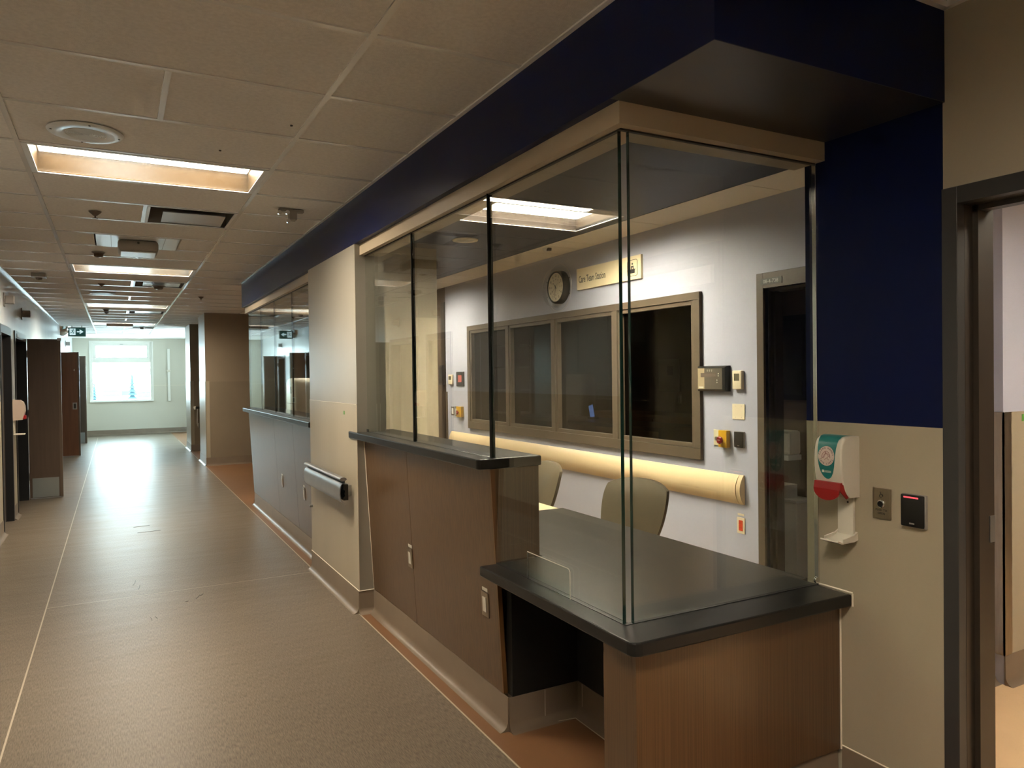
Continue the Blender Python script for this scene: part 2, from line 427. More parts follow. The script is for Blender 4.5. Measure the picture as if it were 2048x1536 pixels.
box(fr, WX0, WX1, 23.985, 24.05, WZ1-.002, WZ1+.03); box(fr, WX0-.03, WX1+.03, 23.95, 24.05, WZ0-.035, WZ0+.002)
obj('sill', fr, M_white, win)
o = B(); box(o, .12, .20, 24.03, 24.05, 2.60, 2.615); obj('latch', o, M_alu, win)

# far right side wall with an added side window, unseen behind the columns, to light the far bay
sw = B()
box(sw, 2.5, 2.65, 18.6, 19.2, 0, CEIL+.32); box(sw, 2.5, 2.65, 22.8, 24.0, 0, CEIL+.32)
box(sw, 2.5, 2.65, 19.2, 22.8, 0, 0.7); box(sw, 2.5, 2.65, 19.2, 22.8, 2.5, CEIL+.32)
SW = struct(obj('wall_side', sw, M_farwall), 'side wall of the far bay around the added window')
win = thing('added_window', (2.57, 20.5, 0.7), 'unseen window added behind the columns to light the far bay', 'window', kind='structure')
part('frame', win, M_white, (2.54, 2.6, 19.2, 19.26, .7, 2.5), (2.54, 2.6, 22.74, 22.8, .7, 2.5), (2.54, 2.6, 19.26, 22.74, .7, .76), (2.54, 2.6, 19.26, 22.74, 2.44, 2.5), (2.54, 2.6, 20.97, 21.03, .76, 2.44))
part('pane', win, M_glass, (2.565, 2.572, 19.25, 20.98, .75, 2.45)); part('pane', win, M_glass, (2.565, 2.572, 21.02, 22.75, .75, 2.45))

# columns along the right of the corridor
M_brownpier = vary(mat('brown_pier', (0.27, 0.215, 0.155), 0.36), 2.0, 0.05)  # even brown, darker than the taupe walls
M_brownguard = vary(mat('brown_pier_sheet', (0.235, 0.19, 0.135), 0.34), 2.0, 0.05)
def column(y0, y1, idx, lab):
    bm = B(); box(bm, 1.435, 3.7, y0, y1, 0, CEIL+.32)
    c = struct(obj('column', bm, M_brownpier), lab, 'column')
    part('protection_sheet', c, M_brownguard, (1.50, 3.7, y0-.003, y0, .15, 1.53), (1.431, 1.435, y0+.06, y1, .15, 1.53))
    g = B(); box(g, 1.428, 1.50, y0-.006, y0, .15, 1.54); box(g, 1.428, 1.435, y0-.006, y0+.06, .15, 1.54)
    obj('corner_guard', g, M_guard, c)
    cove(c, (1.43, y0), (3.7, y0), (0, -1), name='cove_base'); cove(c, (1.43, y0), (1.43, y1), (-1, 0), name='cove_base')
    return c
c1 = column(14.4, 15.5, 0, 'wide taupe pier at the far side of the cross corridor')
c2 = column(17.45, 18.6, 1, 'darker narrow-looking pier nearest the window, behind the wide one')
o = B(); box(o, 3.7, 3.85, 9.8, 18.6, 0, CEIL+.32); struct(obj('wall_alcove', o, M_taupe), 'closing wall of the cross corridor right of the piers')
cr = thing('handrail', (1.6, 17.4, 0.95), 'short handrail end on the narrow far pier', 'handrail')
part('rail', cr, M_darkframe, (1.50, 2.4, 17.37, 17.40, .93, .98), bev=.006)
part('end_cap', cr, M_white, (1.49, 1.53, 17.365, 17.405, .915, .985), bev=.008)
bm = B(); tube(bm, [(1.56, 17.38, .93), (1.555, 17.375, .8), (1.55, 17.38, .62), (1.57, 17.38, .52), (1.575, 17.38, .62)], .008); obj('cord', bm, M_white, cr)
part('bracket', cr, M_alu, (1.62, 1.66, 17.38, 17.45, .93, .97))

# ---------------------------------------------------------------- hung ceiling: tees and tiles
HC = struct(obj('ceiling', (lambda b: box(b, LX, LX+.022, -6, 21.62, CEIL-.001, CEIL+.03))(B()), M_tee), 'hung tile ceiling of the corridor with its tee grid', 'ceiling')
TP = 0.622
Y0 = 4.36
XL, XR = -0.41, 0.81
SOF = 1.417
def row(k): return Y0 + k*TP
troffer_rows = [-14, -7, 0, 7, 14, 21]
for x in (XL, XR): part('main_runner', HC, M_tee, (x-.012, x+.012, -6, 21.62, CEIL, CEIL+.03))
part('wall_angle', HC, M_tee, (SOF-.02, SOF, 1.47, 9.79, CEIL-.001, CEIL+.02), (SOF-.02, 3.7, 9.79, 9.81, CEIL-.001, CEIL+.02), (2.415, 2.435, -6, 1.47, CEIL-.001, CEIL+.02), (XR, 2.43, 1.45, 1.47, CEIL-.001, CEIL+.02))
mesh_cache = {}
def tile_obj(x0, x1, y0, y1):
    wdt, dpt = round(x1-x0, 3), round(y1-y0, 3)
    key = (wdt, dpt)
    if key not in mesh_cache:
        bm = B(); box(bm, 0.008, wdt-.008, .008, dpt-.008, 0.0, .016)
        bot = [f for f in bm.faces if f.normal.z < -.5]
        bmesh.ops.inset_region(bm, faces=bot, thickness=.006, depth=.004)
        me = bpy.data.meshes.new('tile'); bm.to_mesh(me); bm.free(); me.materials.append(M_tile); mesh_cache[key] = me
    o = bpy.data.objects.new('ceiling_tile', mesh_cache[key]); COL.objects.link(o)
    o.location = (x0, y0, CEIL+.009+random.uniform(0, .002)); o.parent = HC
    return o
def tee_obj(x0, x1, y):
    key = ('t', round(x1-x0, 3))
    if key not in mesh_cache:
        bm = B(); box(bm, 0, x1-x0, -.012, .012, 0, .028)
        me = bpy.data.meshes.new('cross_tee'); bm.to_mesh(me); bm.free(); me.materials.append(M_tee); mesh_cache[key] = me
    o = bpy.data.objects.new('cross_tee', mesh_cache[key]); COL.objects.link(o); o.location = (x0, y, CEIL+.0005); o.parent = HC
for k in range(-16, 28):
    ya, yb = row(k), row(k+1)
    if ya > 21.6: break
    yb = min(yb, 21.6)
    tee_obj(LX+.02, XL-.012, ya); tee_obj(XL+.012, XR-.012, ya)
    tile_obj(LX+.01, XL, ya, yb)
    if k in troffer_rows: pass
    elif (k-2) % 7 == 0:
        tile_obj(XL, .20, ya, yb); part('cross_tee', HC, M_tee, (.188, .212, ya+.012, yb-.012, CEIL, CEIL+.03))
    elif (k+2) % 7 == 0:
        tile_obj(XL, .20, ya, yb); tile_obj(.20, XR, ya, yb); part('cross_tee', HC, M_tee, (.188, .212, ya+.012, yb-.012, CEIL, CEIL+.03))
    elif k == 4:
        tile_obj(XL, -.13, ya, yb); tile_obj(.51, XR, ya, yb)
    else: tile_obj(XL, XR, ya, yb)
    xr = SOF if 1.47 < ya+.3 < 9.7 else (2.43 if ya < 1.2 else 3.7)
    if xr < 2:
        tee_obj(XR+.012, SOF-.01, ya); tile_obj(XR, SOF-.005, ya, yb)
    else:
        tee_obj(XR+.012, 2.03-.012, ya); tile_obj(XR, 2.03, ya, yb)
        if xr < 3: tee_obj(2.03, xr-.01, ya); tile_obj(2.03, xr, ya, yb)
        else: tee_obj(2.03, 3.25, ya); tile_obj(2.03, 3.25, ya, yb); tile_obj(3.25, 3.7, ya, yb)
part('end_bulkhead', HC, M_white, (LX, 2.5, 21.6, 24.0, CEIL-.004, CEIL+.02))
for y in (3.55, 4.1):
    bm = B(); cyl(bm, (XR-.06 if y < 4 else .5, y, CEIL-.002), .006, .004); obj('screw', bm, M_ink, HC)

# recessed troffers
def troffer(x0, x1, y0, y1, lens, label, group, z=CEIL, flange=.03):
    t = thing('ceiling_light', ((x0+x1)/2, (y0+y1)/2, z), label, 'light', group)
    H = .118 if lens is M_lens else .10
    fr = B()
    ix0, ix1, iy0, iy1 = x0+flange, x1-flange, y0+.022, y1-.022
    box(fr, x0, ix0, y0, y1, z-.002, z+.0005); box(fr, ix1, x1, y0, y1, z-.002, z+.0005)
    box(fr, ix0, ix1, y0, iy0, z-.002, z+.0005); box(fr, ix0, ix1, iy1, y1, z-.002, z+.0005)
    obj('frame', fr, M_whitemetal if z == CEIL and lens is M_lens else M_white, t)
    pn = B()
    box(pn, ix0-.01, ix0, iy0-.01, iy1+.01, z+.0005, z+H+.01); box(pn, ix1, ix1+.01, iy0-.01, iy1+.01, z+.0005, z+H+.01)
    box(pn, ix0, ix1, iy0-.01, iy0, z+.0005, z+H+.01); box(pn, ix0, ix1, iy1, iy1+.01, z+.0005, z+H+.01)
    box(pn, ix0, ix1, iy0, iy1, z+H, z+H+.01)
    obj('reflector', pn, M_pan if lens is M_lens else M_pan2, t)
    lb = B(); box(lb, ix0+.01, ix1-.01, iy0+.02, iy1-.02, z+H-.006, z+H-.001)
    obj('lamp_panel', lb, lens, t)
    gb = B(); box(gb, ix0, ix1, iy0, iy1, z+.004, z+.008)
    obj('cover_glass', gb, M_lensglass, t)
    return t
where = ['behind the viewer, two away', 'just behind the viewer', 'nearest the viewer, beside the round speaker', 'second from the viewer, behind the hanging box', 'third from the viewer', 'farthest from the viewer, by the window']
for k, wd in zip(troffer_rows, where):
    troffer(XL+.013, XR-.013, row(k)+.013, row(k+1)-.013, M_lens, 'warm recessed corridor ceiling light ' + wd, 'recessed corridor ceiling lights')
troffer(2.15, 3.41, 4.50, 5.16, M_lens2, 'bright recessed ceiling light inside the glazed station', 'station ceiling lights', flange=.02)
troffer(2.35, 3.40, 8.5, 9.1, M_lens2, 'recessed ceiling light hidden behind the station partition', 'station ceiling lights', flange=.02)
troffer(3.2, 4.4, 0.2, 0.8, M_lens, 'recessed ceiling light of the room beyond the right door', 'right room ceiling lights', flange=.02)

# ---------------------------------------------------------------- soffit (navy bulkhead) and station ceiling
ZS = EYE + .8845   # 2.4755 underside
so = B(); box(so, SOF, 1.68, 1.4703, 9.79, ZS, CEIL+.32); box(so, 1.68, 2.435, 1.4703, 2.1, ZS, CEIL+.32)
bmesh.ops.remove_doubles(so, verts=so.verts[:], dist=1e-5)
SO = struct(obj('soffit', so, M_navy), 'navy painted bulkhead above the glazed station', 'bulkhead')
part('ceiling_board', SO, M_navyceil, (1.68, 2.17, 2.1, 9.7, CEIL, CEIL+.02), (2.17, 3.39, 2.1, 4.52, CEIL, CEIL+.02), (2.17, 3.39, 5.14, 8.52, CEIL, CEIL+.02), (2.17, 3.39, 9.08, 9.7, CEIL, CEIL+.02), (3.39, 3.51, 2.1, 9.7, CEIL, CEIL+.02), label='dark painted ceiling inside the station')
cs = B(); k = 0
box(cs, 3.51, 3.53, 2.1, 9.7, CEIL-.002, CEIL+.02)
obj('edge_tee', cs, M_cream, SO)
y = 2.2
while y < 9.6:
    part('strip_tile', SO, M_cream, (3.532, 3.928, y+.004, y+1.216, CEIL+.001, CEIL+.015)); y += 1.22
part('underside', SO, mat('underside_sheen', (.030, .028, .032), .34, spec=.6), (SOF, 2.434, 1.4705, 1.937, ZS-.002, ZS))  # reflected light on the navy underside put into a lighter grey sheet
# ceilings of the side rooms
o = B(); box(o, 2.63, 7, -6, 2.07, CEIL, CEIL+.02)
for a in ((3.2, 4.4, .2, .8),): pass
bmesh.ops.delete(o, geom=o.verts[:], context='VERTS')
box(o, 2.63, 3.22, -6, 2.12, CEIL, CEIL+.02); box(o, 4.38, 7, -6, 2.07, CEIL, CEIL+.02); box(o, 3.22, 4.38, -6, .22, CEIL, CEIL+.02); box(o, 3.22, 4.38, .78, 2.07, CEIL, CEIL+.02)
struct(obj('ceiling', o, M_cream), 'cream ceiling of the room beyond the right door', 'ceiling')

# ---------------------------------------------------------------- pier between the two glazed stations
pc = B(); box(pc, 1.4172, 1.62, 4.822, 6.168, 0, ZS+.001); box(pc, 1.56, 1.72, 6.168, 6.50, 0, CEIL)
M_pier = vary(mat('taupe_pier_dimmed', (0.33, 0.305, 0.255), 0.34), 2.0, 0.05, bump=0.15, bscale=260, dist=0.001)  # taupe wall paint darkened to offset the strong light on the pier
PC = struct(obj('wall_pier', pc, M_pier), 'taupe pier between the two glazed stations', 'pier')
part('protection_sheet', PC, M_guard, (1.4135, 1.4172, 4.824, 6.166, .15, 1.402))
part('corner_trim', PC, M_bead, (1.413, 1.4172, 4.820, 4.823, .15, 1.40))
cove(PC, (1.4145, 4.822), (1.4145, 6.168), (-1, 0), name='cove_base'); cove(PC, (1.41, 4.822), (1.545, 4.822), (0, -1), name='cove_base')
bm = B()
bead(bm, (1.412, 4.82, .152), (1.412, 6.168, .152)); bead(bm, (1.412, 4.818, .152), (1.52, 4.818, .152)); bead(bm, (1.518, 4.820, .152), (1.462, 4.820, 1.17)); bead(bm, (1.4125, 4.82, 1.403), (1.4125, 6.168, 1.403), .0015)
obj('sealant_bead', bm, M_bead, PC)
part('tape_scrap', PC, M_gtape, (1.411, 1.4134, 5.11, 5.135, 1.325, 1.35))
bm = B(); cyl(bm, (1.4175, 6.12, .53), .012, -.03, 'x', 12, .008); obj('door_stop', bm, M_alu, PC)
ip = B(); box(ip, 1.72, 2.67, 6.42, 6.52, 0, CEIL)
IP = struct(obj('wall_inner', ip, M_guard), 'beige partition inside the station behind the left panes')
part('door_panel', IP, mat('pale_taupe', (.50, .43, .31), .4), (2.45, 2.66, 6.412, 6.42, 0, 2.13))  # slightly lighter upright rectangle on the partition
# ================================================================ COUNTERS
def front_panel(p, y0, y1, xt=1.463, zt=1.168, xb=1.516, zb=.152, th=.02):
    bm = B(); prism(bm, [(xt, zt), (xt+th, zt), (xb+th, zb), (xb, zb)], 'y', y0, y1); return obj('front_panel', bm, M_wood, p)
def outlet(p, y, zc, lit=True, xw=None):
    """switch-plate style outlet on the sloping front"""
    f = lambda z: 1.463 + (1.168-z)/(1.168-.152)*(1.516-1.463)
    bm = B(); xs = f(zc)
    prism(bm, [(f(zc+.057)-.005, zc+.057), (f(zc+.057)+.002, zc+.057), (f(zc-.057)+.002, zc-.057), (f(zc-.057)-.005, zc-.057)], 'y', y-.036, y+.036)
    o = obj('outlet_plate', bm, M_steel, p)
    bm = B(); prism(bm, [(f(zc+.034)-.008, zc+.034), (f(zc+.034), zc+.034), (f(zc-.034), zc-.034), (f(zc-.034)-.008, zc-.034)], 'y', y-.017, y+.017)
    obj('socket_face', bm, M_plastic, o)
    bm = B(); prism(bm, [(f(zc+.078)-.002, zc+.078), (f(zc+.078)+.001, zc+.078), (f(zc+.062)+.001, zc+.062), (f(zc+.062)-.002, zc+.062)], 'y', y-.03, y+.026)
    obj('label_strip', bm, M_plastic, o)
def slab_top(p, name, pts, z0, z1, m, bev=.006):
    bm = B(); prism(bm, pts, 'z', z0, z1)
    bmesh.ops.bevel(bm, geom=[e for e in bm.edges if abs(e.verts[0].co.z-e.verts[1].co.z) < 1e-5], offset=bev, segments=2, profile=.5, affect='EDGES')
    return obj(name, bm, m, p)
def rounded(x0, x1, y0, y1, r, corners='ne nw se sw'.split(), n=5):
    pts = []
    for nm, cx, cy, a0 in (('se', x1-r, y0+r, -90), ('ne', x1-r, y1-r, 0), ('nw', x0+r, y1-r, 90), ('sw', x0+r, y0+r, 180)):
        if nm in corners:
            for i in range(n+1):
                a = R(a0+90*i/n); pts.append((cx+r*math.cos(a), cy+r*math.sin(a)))
        else: pts.append({'se': (x1, y0), 'ne': (x1, y1), 'nw': (x0, y1), 'sw': (x0, y0)}[nm])
    return pts
# near station: raised counter
T1 = thing('reception_counter', (1.6, 3.9, 0), 'raised wood counter with black top, nearer station, left of the low desk', 'counter')
slab_top(T1, 'counter_top', rounded(1.402, 1.726, 2.93, 4.98, .02, ['sw']), 1.17, 1.216, M_black)
front_panel(T1, 2.94, 4.012); front_panel(T1, 4.016, 4.82)
bm = B(); prism(bm, [(1.484, 1.168), (1.716, 1.168), (1.716, .75), (1.506, .75)], 'y', 2.938, 2.956); obj('end_panel', bm, M_wood, T1)
bm = B(); prism(bm, [(1.463, 1.168), (1.484, 1.168), (1.537, .152), (1.516, .152)], 'y', 2.930, 2.9395); obj('panel_edge', bm, M_woodedge, T1)
part('back_panel', T1, M_wood, (1.700, 1.716, 2.956, 4.82, .15, 1.168))
part('side_lining', T1, M_blackpanel, (1.537, 1.70, 2.932, 2.938, .15, .70))
part('glass_channel', T1, M_gasket, (1.484, 1.500, 2.945, 4.82, 1.215, 1.2175))
outlet(T1, 3.064, .525); outlet(T1, 4.05, .53)
cove(T1, (1.517, 2.885), (1.517, 4.822), (-1, 0), name='cove_base')
# low desk
T2 = thing('reception_desk', (1.9, 2.4, 0), 'low wood desk with dark worktop at the corner of the nearer station', 'desk')
slab_top(T2, 'worktop_edge', rounded(1.402, 2.424, 1.828, 2.925, .035, ['sw']), .70, .7465, M_black)
part('worktop', T2, M_blacktop, (1.508, 2.424, 1.995, 2.927, .744, .7478), (1.73, 2.462, 2.927, 3.92, .744, .7478), (2.424, 2.462, 2.06, 2.927, .744, .7478))
part('worktop_body', T2, M_black, (1.73, 2.462, 2.927, 3.92, .70, .744), (2.424, 2.462, 2.06, 2.927, .70, .744))
part('glass_channel', T2, M_gasket, (1.484, 1.500, 1.99, 2.93, .746, .7486), (1.484, 2.43, 1.978, 1.994, .746, .7486))
bm = B(); box(bm, 1.448, 2.42, 1.878, 1.898, .14, .70); obj('end_panel', bm, M_wood, T2)
bm = B(); box(bm, 1.448, 1.468, 1.8985, 2.056, .14, .70); obj('side_panel', bm, M_wood, T2)
part('knee_lining', T2, M_blackpanel, (1.468, 1.90, 2.05, 2.056, .15, .70), (1.885, 1.90, 2.056, 2.93, .15, .70), (1.537, 1.885, 2.885, 2.93, .15, .70))
cove(T2, (1.517, 2.885), (1.885, 2.885), (0, -1), name='cove_base'); cove(T2, (1.885, 2.056), (1.885, 2.885), (-1, 0), name='cove_base')
cove(T2, (1.46, 1.892), (2.42, 1.892), (0, -1), name='cove_base', top=.14); cove(T2, (1.462, 1.892), (1.462, 2.056), (-1, 0), name='cove_base', top=.14)
bm = B(); bead(bm, (1.88, 2.842, .045), (1.88, 2.842, .15), .002); bead(bm, (1.70, 2.878, .03), (1.70, 2.878, .15), .002); bead(bm, (1.60, 2.878, .002), (1.84, 2.84, .002), .002); bead(bm, (1.84, 2.84, .002), (1.84, 2.1, .002), .002)
obj('weld_line', bm, M_weld, T2)
bm = B(); bead(bm, (2.431, 1.826, .70), (2.431, 1.826, .749), .004); bead(bm, (2.431, 1.826, .750), (2.431, 1.98, .750), .004); bead(bm, (2.424, 1.876, .14), (2.424, 1.876, .70), .0035)
obj('sealant_bead', bm, M_bead, T2)
T2b = thing('side_worktop', (2.0, 5.1, 0), 'cream worktop inside the station beyond the dark desk', 'desk')
part('worktop', T2b, M_creamtop, (1.73, 2.44, 3.93, 6.40, .70, .746), bev=.004)
part('leg_panel', T2b, M_wood, (1.75, 2.40, 3.95, 3.975, 0, .70)); part('leg_panel', T2b, M_wood, (1.75, 2.40, 6.36, 6.385, 0, .70))
# far station
T3 = thing('reception_counter', (1.6, 7.9, 0), 'raised counter of the farther station, its front shining blue with daylight', 'counter')
slab_top(T3, 'counter_top', rounded(1.402, 1.78, 6.175, 9.79, .02, ['nw']), 1.17, 1.216, M_black)
front_panel(T3, 6.18, 7.118); front_panel(T3, 7.122, 8.05); front_panel(T3, 8.054, 9.70)
part('back_panel', T3, M_wood, (1.74, 1.755, 6.2, 9.68, 0, 1.168))
bm = B(); prism(bm, [(1.484, 1.168), (1.74, 1.168), (1.74, .15), (1.537, .15)], 'y', 9.68, 9.70); obj('end_panel', bm, M_wood, T3)
part('glass_channel', T3, M_gasket, (1.484, 1.500, 6.18, 9.72, 1.215, 1.2175))
outlet(T3, 7.79, .52); outlet(T3, 6.79, .53)
cove(T3, (1.517, 6.168), (1.517, 9.66), (-1, 0), name='cove_base'); cove(T3, (1.517, 9.66), (1.74, 9.66), (0, 1), name='cove_base')
part('plinth', T3, M_cove, (1.517, 1.74, 6.19, 9.66, 0, .15)); part('plinth', T1, M_cove, (1.517, 1.70, 2.956, 4.815, 0, .15))
part('plinth', T2, M_cove, (1.464, 2.42, 1.893, 2.05, 0, .14)); part('plinth', T2, M_cove, (1.886, 1.90, 2.056, 2.93, 0, .15)); part('plinth', T2, M_cove, (1.537, 1.885, 2.886, 2.93, 0, .15))

# ---------------------------------------------------------------- glass screens
HB = 2.402   # header underside
def header(name, boxes, gask, label):
    t = thing(name, ((boxes[0][0]+boxes[0][1])/2, (boxes[0][2]+boxes[0][3])/2, HB), label, 'header')
    bm = B()
    for b in boxes: box(bm, *b)
    obj('channel', bm, M_header, t)
    bm = B()
    for b in gask: box(bm, *b)
    obj('gasket', bm, M_gasket, t)
    return t
header('glass_header', [(1.452, 1.60, 1.938, 4.822, HB, ZS), (1.60, 2.434, 1.938, 2.085, HB, ZS)],
       [(1.484, 1.498, 1.985, 4.82, HB-.006, HB+.001), (1.484, 2.434, 1.976, 1.990, HB-.006, HB+.001)], 'taupe metal header over the nearer glass screen, turning the corner')
header('glass_header', [(1.452, 1.60, 6.170, 9.785, HB, ZS), (1.60, 2.3, 9.64, 9.785, HB, ZS)], [(1.484, 1.498, 6.17, 9.73, HB-.006, HB+.001)], 'taupe metal header over the farther glass screen')
def pane(axis, c, a, b, z0, z1, label, group, edges=(1, 1)):
    """12 mm sheet with its dark polished edges; axis 'y': runs along Y at X=c, axis 'x': runs along X at Y=c"""
    t = thing('glass_screen', (c, (a+b)/2, z0) if axis == 'y' else ((a+b)/2, c, z0), label, 'glass', group)
    bm = B(); h = .006; e = .0025
    if axis == 'y': box(bm, c-h, c+h, a+e, b-e, z0, z1)
    else: box(bm, a+e, b-e, c-h, c+h, z0, z1)
    obj('sheet', bm, M_glass, t)
    for k, s in enumerate(((a, a+e), (b-e, b))):
        if not edges[k]: continue
        bm = B()
        if axis == 'y': box(bm, c-h, c+h, s[0], s[1], z0, z1)
        else: box(bm, s[0], s[1], c-h, c+h, z0, z1)
        obj('polished_edge', bm, M_glassedge, t)
    return t
G = 'glass sheets of the nearer station screen'
pane('y', 1.491, 3.935, 4.815, 1.2172, HB, 'clear glass sheet beside the pier, above the raised counter', G, (1, 0))
pane('y', 1.491, 2.962, 3.929, 1.2172, HB, 'middle glass sheet above the raised counter, nearer station', G)
pane('y', 1.491, 1.992, 2.953, .748, HB, 'tall glass sheet above the low desk, corridor side', G)
pane('x', 1.984, 1.518, 2.428, .748, HB, 'tall end glass sheet above the low desk, meeting the dispenser wall', G, (1, 1))
G = 'glass sheets of the farther station screen'
for a, b, l in ((6.175, 7.165, 'nearest the pier'), (7.171, 8.047, 'second from the pier'), (8.053, 8.867, 'third from the pier'), (8.873, 9.72, 'at its far end')):
    pane('y', 1.491, a, b, 1.2172, HB, 'glass sheet of the farther station ' + l, G)
pane('x', 9.712, 1.506, 2.3, 1.2172, HB, 'return glass sheet closing the farther station', G)
bm = B(); box(bm, 2.424, 2.432, 1.975, 1.993, .748, HB, bev=.001)
tag(obj('wall_channel', bm, M_chrome), 'slim chrome channel fixing the end glass to the wall', 'channel')
cl = thing('glass_clip', (2.42, 1.975, .76), 'small chrome clip at the foot of the end glass', 'clip')
bm = B(); cyl(bm, (2.412, 1.978, .768), .012, -.010, 'y', 16); obj('button', bm, M_chrome, cl)
cl = thing('glass_clip', (1.49, 4.80, 1.22), 'small metal clip at the foot of the glass beside the pier', 'clip')
part('block', cl, M_darkframe, (1.477, 1.485, 4.785, 4.812, 1.2172, 1.237), bev=.002)
bm = B(); box(bm, 1.476, 1.503, 2.955, 2.960, 1.2174, HB, bev=.0008); tag(obj('joint_strip', bm, M_gasket), 'black joint strip between raised-counter glass and the tall corridor sheet', 'strip')
bm = B(); box(bm, 1.479, 1.5025, 3.930, 3.934, 1.2174, HB, bev=.0008); tag(obj('joint_strip', bm, M_gasket), 'black joint strip above the raised counter, between its two glass sheets', 'strip')
# small sliding window shield with rounded corner standing on the worktop
sh = thing('speech_shield', (1.475, 2.466, .7485), 'low clear acrylic shield leaning on the glass over the low desk', 'shield')
bm = B(); pts = [(2.306, .7485), (2.626, .7485), (2.626, .862)] + [(2.318+.012*math.cos(R(a)), .85+.012*math.sin(R(a))) for a in (90, 120, 150, 180)]
prism(bm, pts, 'x', 1.4745, 1.4795); obj('sheet', bm, M_glass, sh)
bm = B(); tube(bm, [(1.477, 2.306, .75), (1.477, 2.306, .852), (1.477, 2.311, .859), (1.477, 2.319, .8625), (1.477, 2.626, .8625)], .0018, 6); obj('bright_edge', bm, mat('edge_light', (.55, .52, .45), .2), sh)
bm = B(); tube(bm, [(1.477, 2.626, .75), (1.477, 2.626, .862)], .0022, 6); obj('dark_edge', bm, M_glassedge, sh)

# crash rail with handrail on the pier
hr = thing('crash_rail', (1.41, 5.42, .80), 'grey metal crash rail with tubular handrail on the pier', 'handrail')
def prof_obj(name, pts, y0, y1, m, p=hr, smooth=True):
    bm = B(); prism(bm, pts, 'y', y0, y1); return obj(name, bm, m, p, smooth)
prof_obj('tube_rail', [(1.338+.024*math.cos(R(a)), .898+.013*math.sin(R(a))) for a in range(0, 360, 24)], 4.90, 5.97, M_alu)
outer = [(1.362, .868), (1.336, .872), (1.322, .862), (1.314, .835), (1.312, .80), (1.316, .765), (1.326, .742), (1.340, .733)]
inner = [(x+.005, z-.001 if z > .8 else z+.004) for x, z in outer[::-1]]
prof_obj('bumper_face', outer+inner, 4.90, 5.97, M_alu)
prof_obj('retainer', [(1.34, .862), (1.372, .862), (1.372, .755), (1.34, .755), (1.34, .775), (1.352, .785), (1.346, .80), (1.352, .82), (1.34, .83)], 4.903, 5.968, M_blackplastic)
part('web', hr, M_blackplastic, (1.345, 1.352, 4.91, 5.96, .868, .89))
part('bracket', hr, M_alu, (1.372, 1.4133, 4.97, 5.06, .775, .845)); part('bracket', hr, M_alu, (1.372, 1.4133, 5.78, 5.87, .775, .845))

# ================================================================ RIGHT WALL (dispenser wall) and right door
RX = 2.4345
DY0, DY1, DZ = 0.42, 1.425, 2.13
rw = B()
box(rw, RX, RX+.195, DY1+.02, 2.03, 0, CEIL+.32); box(rw, RX, RX+.195, -6, DY0-.02, 0, CEIL+.32); box(rw, RX, RX+.195, DY0-.02, DY1+.02, DZ+.02, CEIL+.32)
RW = struct(obj('wall_right', rw, M_taupe), 'taupe wall around the right door, ending at the glass')
part('navy_field', RW, M_navy, (RX-.002, RX, 1.4775, 2.031, 1.392, ZS), (RX-.001, RX+.195, 2.03, 2.033, 1.392, ZS), label='navy painted upper field')
part('protection_sheet', RW, M_guard, (RX-.004, RX, 1.4775, 2.031, .15, 1.392))
cove(RW, (RX-.003, 1.478), (RX-.003, 1.875), (-1, 0), name='cove_base')
bm = B(); bead(bm, (RX-.004, 1.478, .152), (RX-.004, 1.875, .152), .003); obj('sealant_bead', bm, M_bead, RW)
d = thing('door_1', (RX, .92, 0), 'dark metal frame of the open doorway at the right edge', 'door', kind='structure')
bm = B()
box(bm, RX-.012, RX+.03, DY1, 1.4765, 0, 2.186, bev=.002); box(bm, RX-.012, RX+.03, DY0-.05, DY0, 0, 2.186, bev=.002); box(bm, RX-.012, RX+.03, DY0, DY1, DZ, 2.186, bev=.002)
obj('casing', bm, M_darkframe, d)
bm = B()
box(bm, RX+.03, RX+.195, DY1, DY1+.02, 0, DZ+.02); box(bm, RX+.03, RX+.195, DY0-.02, DY0, 0, DZ+.02); box(bm, RX+.03, RX+.195, DY0, DY1, DZ, DZ+.02)
box(bm, RX+.075, RX+.12, DY1-.018, DY1, 0, DZ); box(bm, RX+.075, RX+.12, DY0, DY1, DZ-.018, DZ); box(bm, RX+.075, RX+.12, DY0, DY0+.018, 0, DZ)
obj('jamb', bm, M_jamb, d)
part('strike_plate', d, M_alu, (RX+.165, RX+.193, DY1-.003, DY1, 1.0, 1.09))
o = B(); box(o, 2.63, 3.9, 2.12, 2.17, 0, CEIL+.32); box(o, 3.9, 7.0, 2.07, 2.47, 0, CEIL+.32); box(o, 2.61, 2.6295, 2.031, 2.15, 0, CEIL+.32)
EW = struct(obj('wall_north', o, M_lav), 'lavender wall with tan lower sheet seen through the right doorway')
part('protection_sheet', EW, M_creamlam if False else M_guard, (3.93, 7.0, 2.066, 2.07, .15, 1.37), (3.896, 3.9, 2.10, 2.12, .15, 1.37))
part('corner_guard', EW, M_steel, (3.89, 3.96, 2.062, 2.07, .15, 1.37), (3.89, 3.897, 2.062, 2.118, .15, 1.37))
part('tape_scrap', EW, M_gtape, (4.06, 4.085, 2.063, 2.066, 1.32, 1.355))
cove(EW, (3.895, 2.066), (7, 2.066), (0, -1), name='cove_base'); cove(EW, (2.63, 2.118), (3.896, 2.118), (0, -1), name='cove_base')

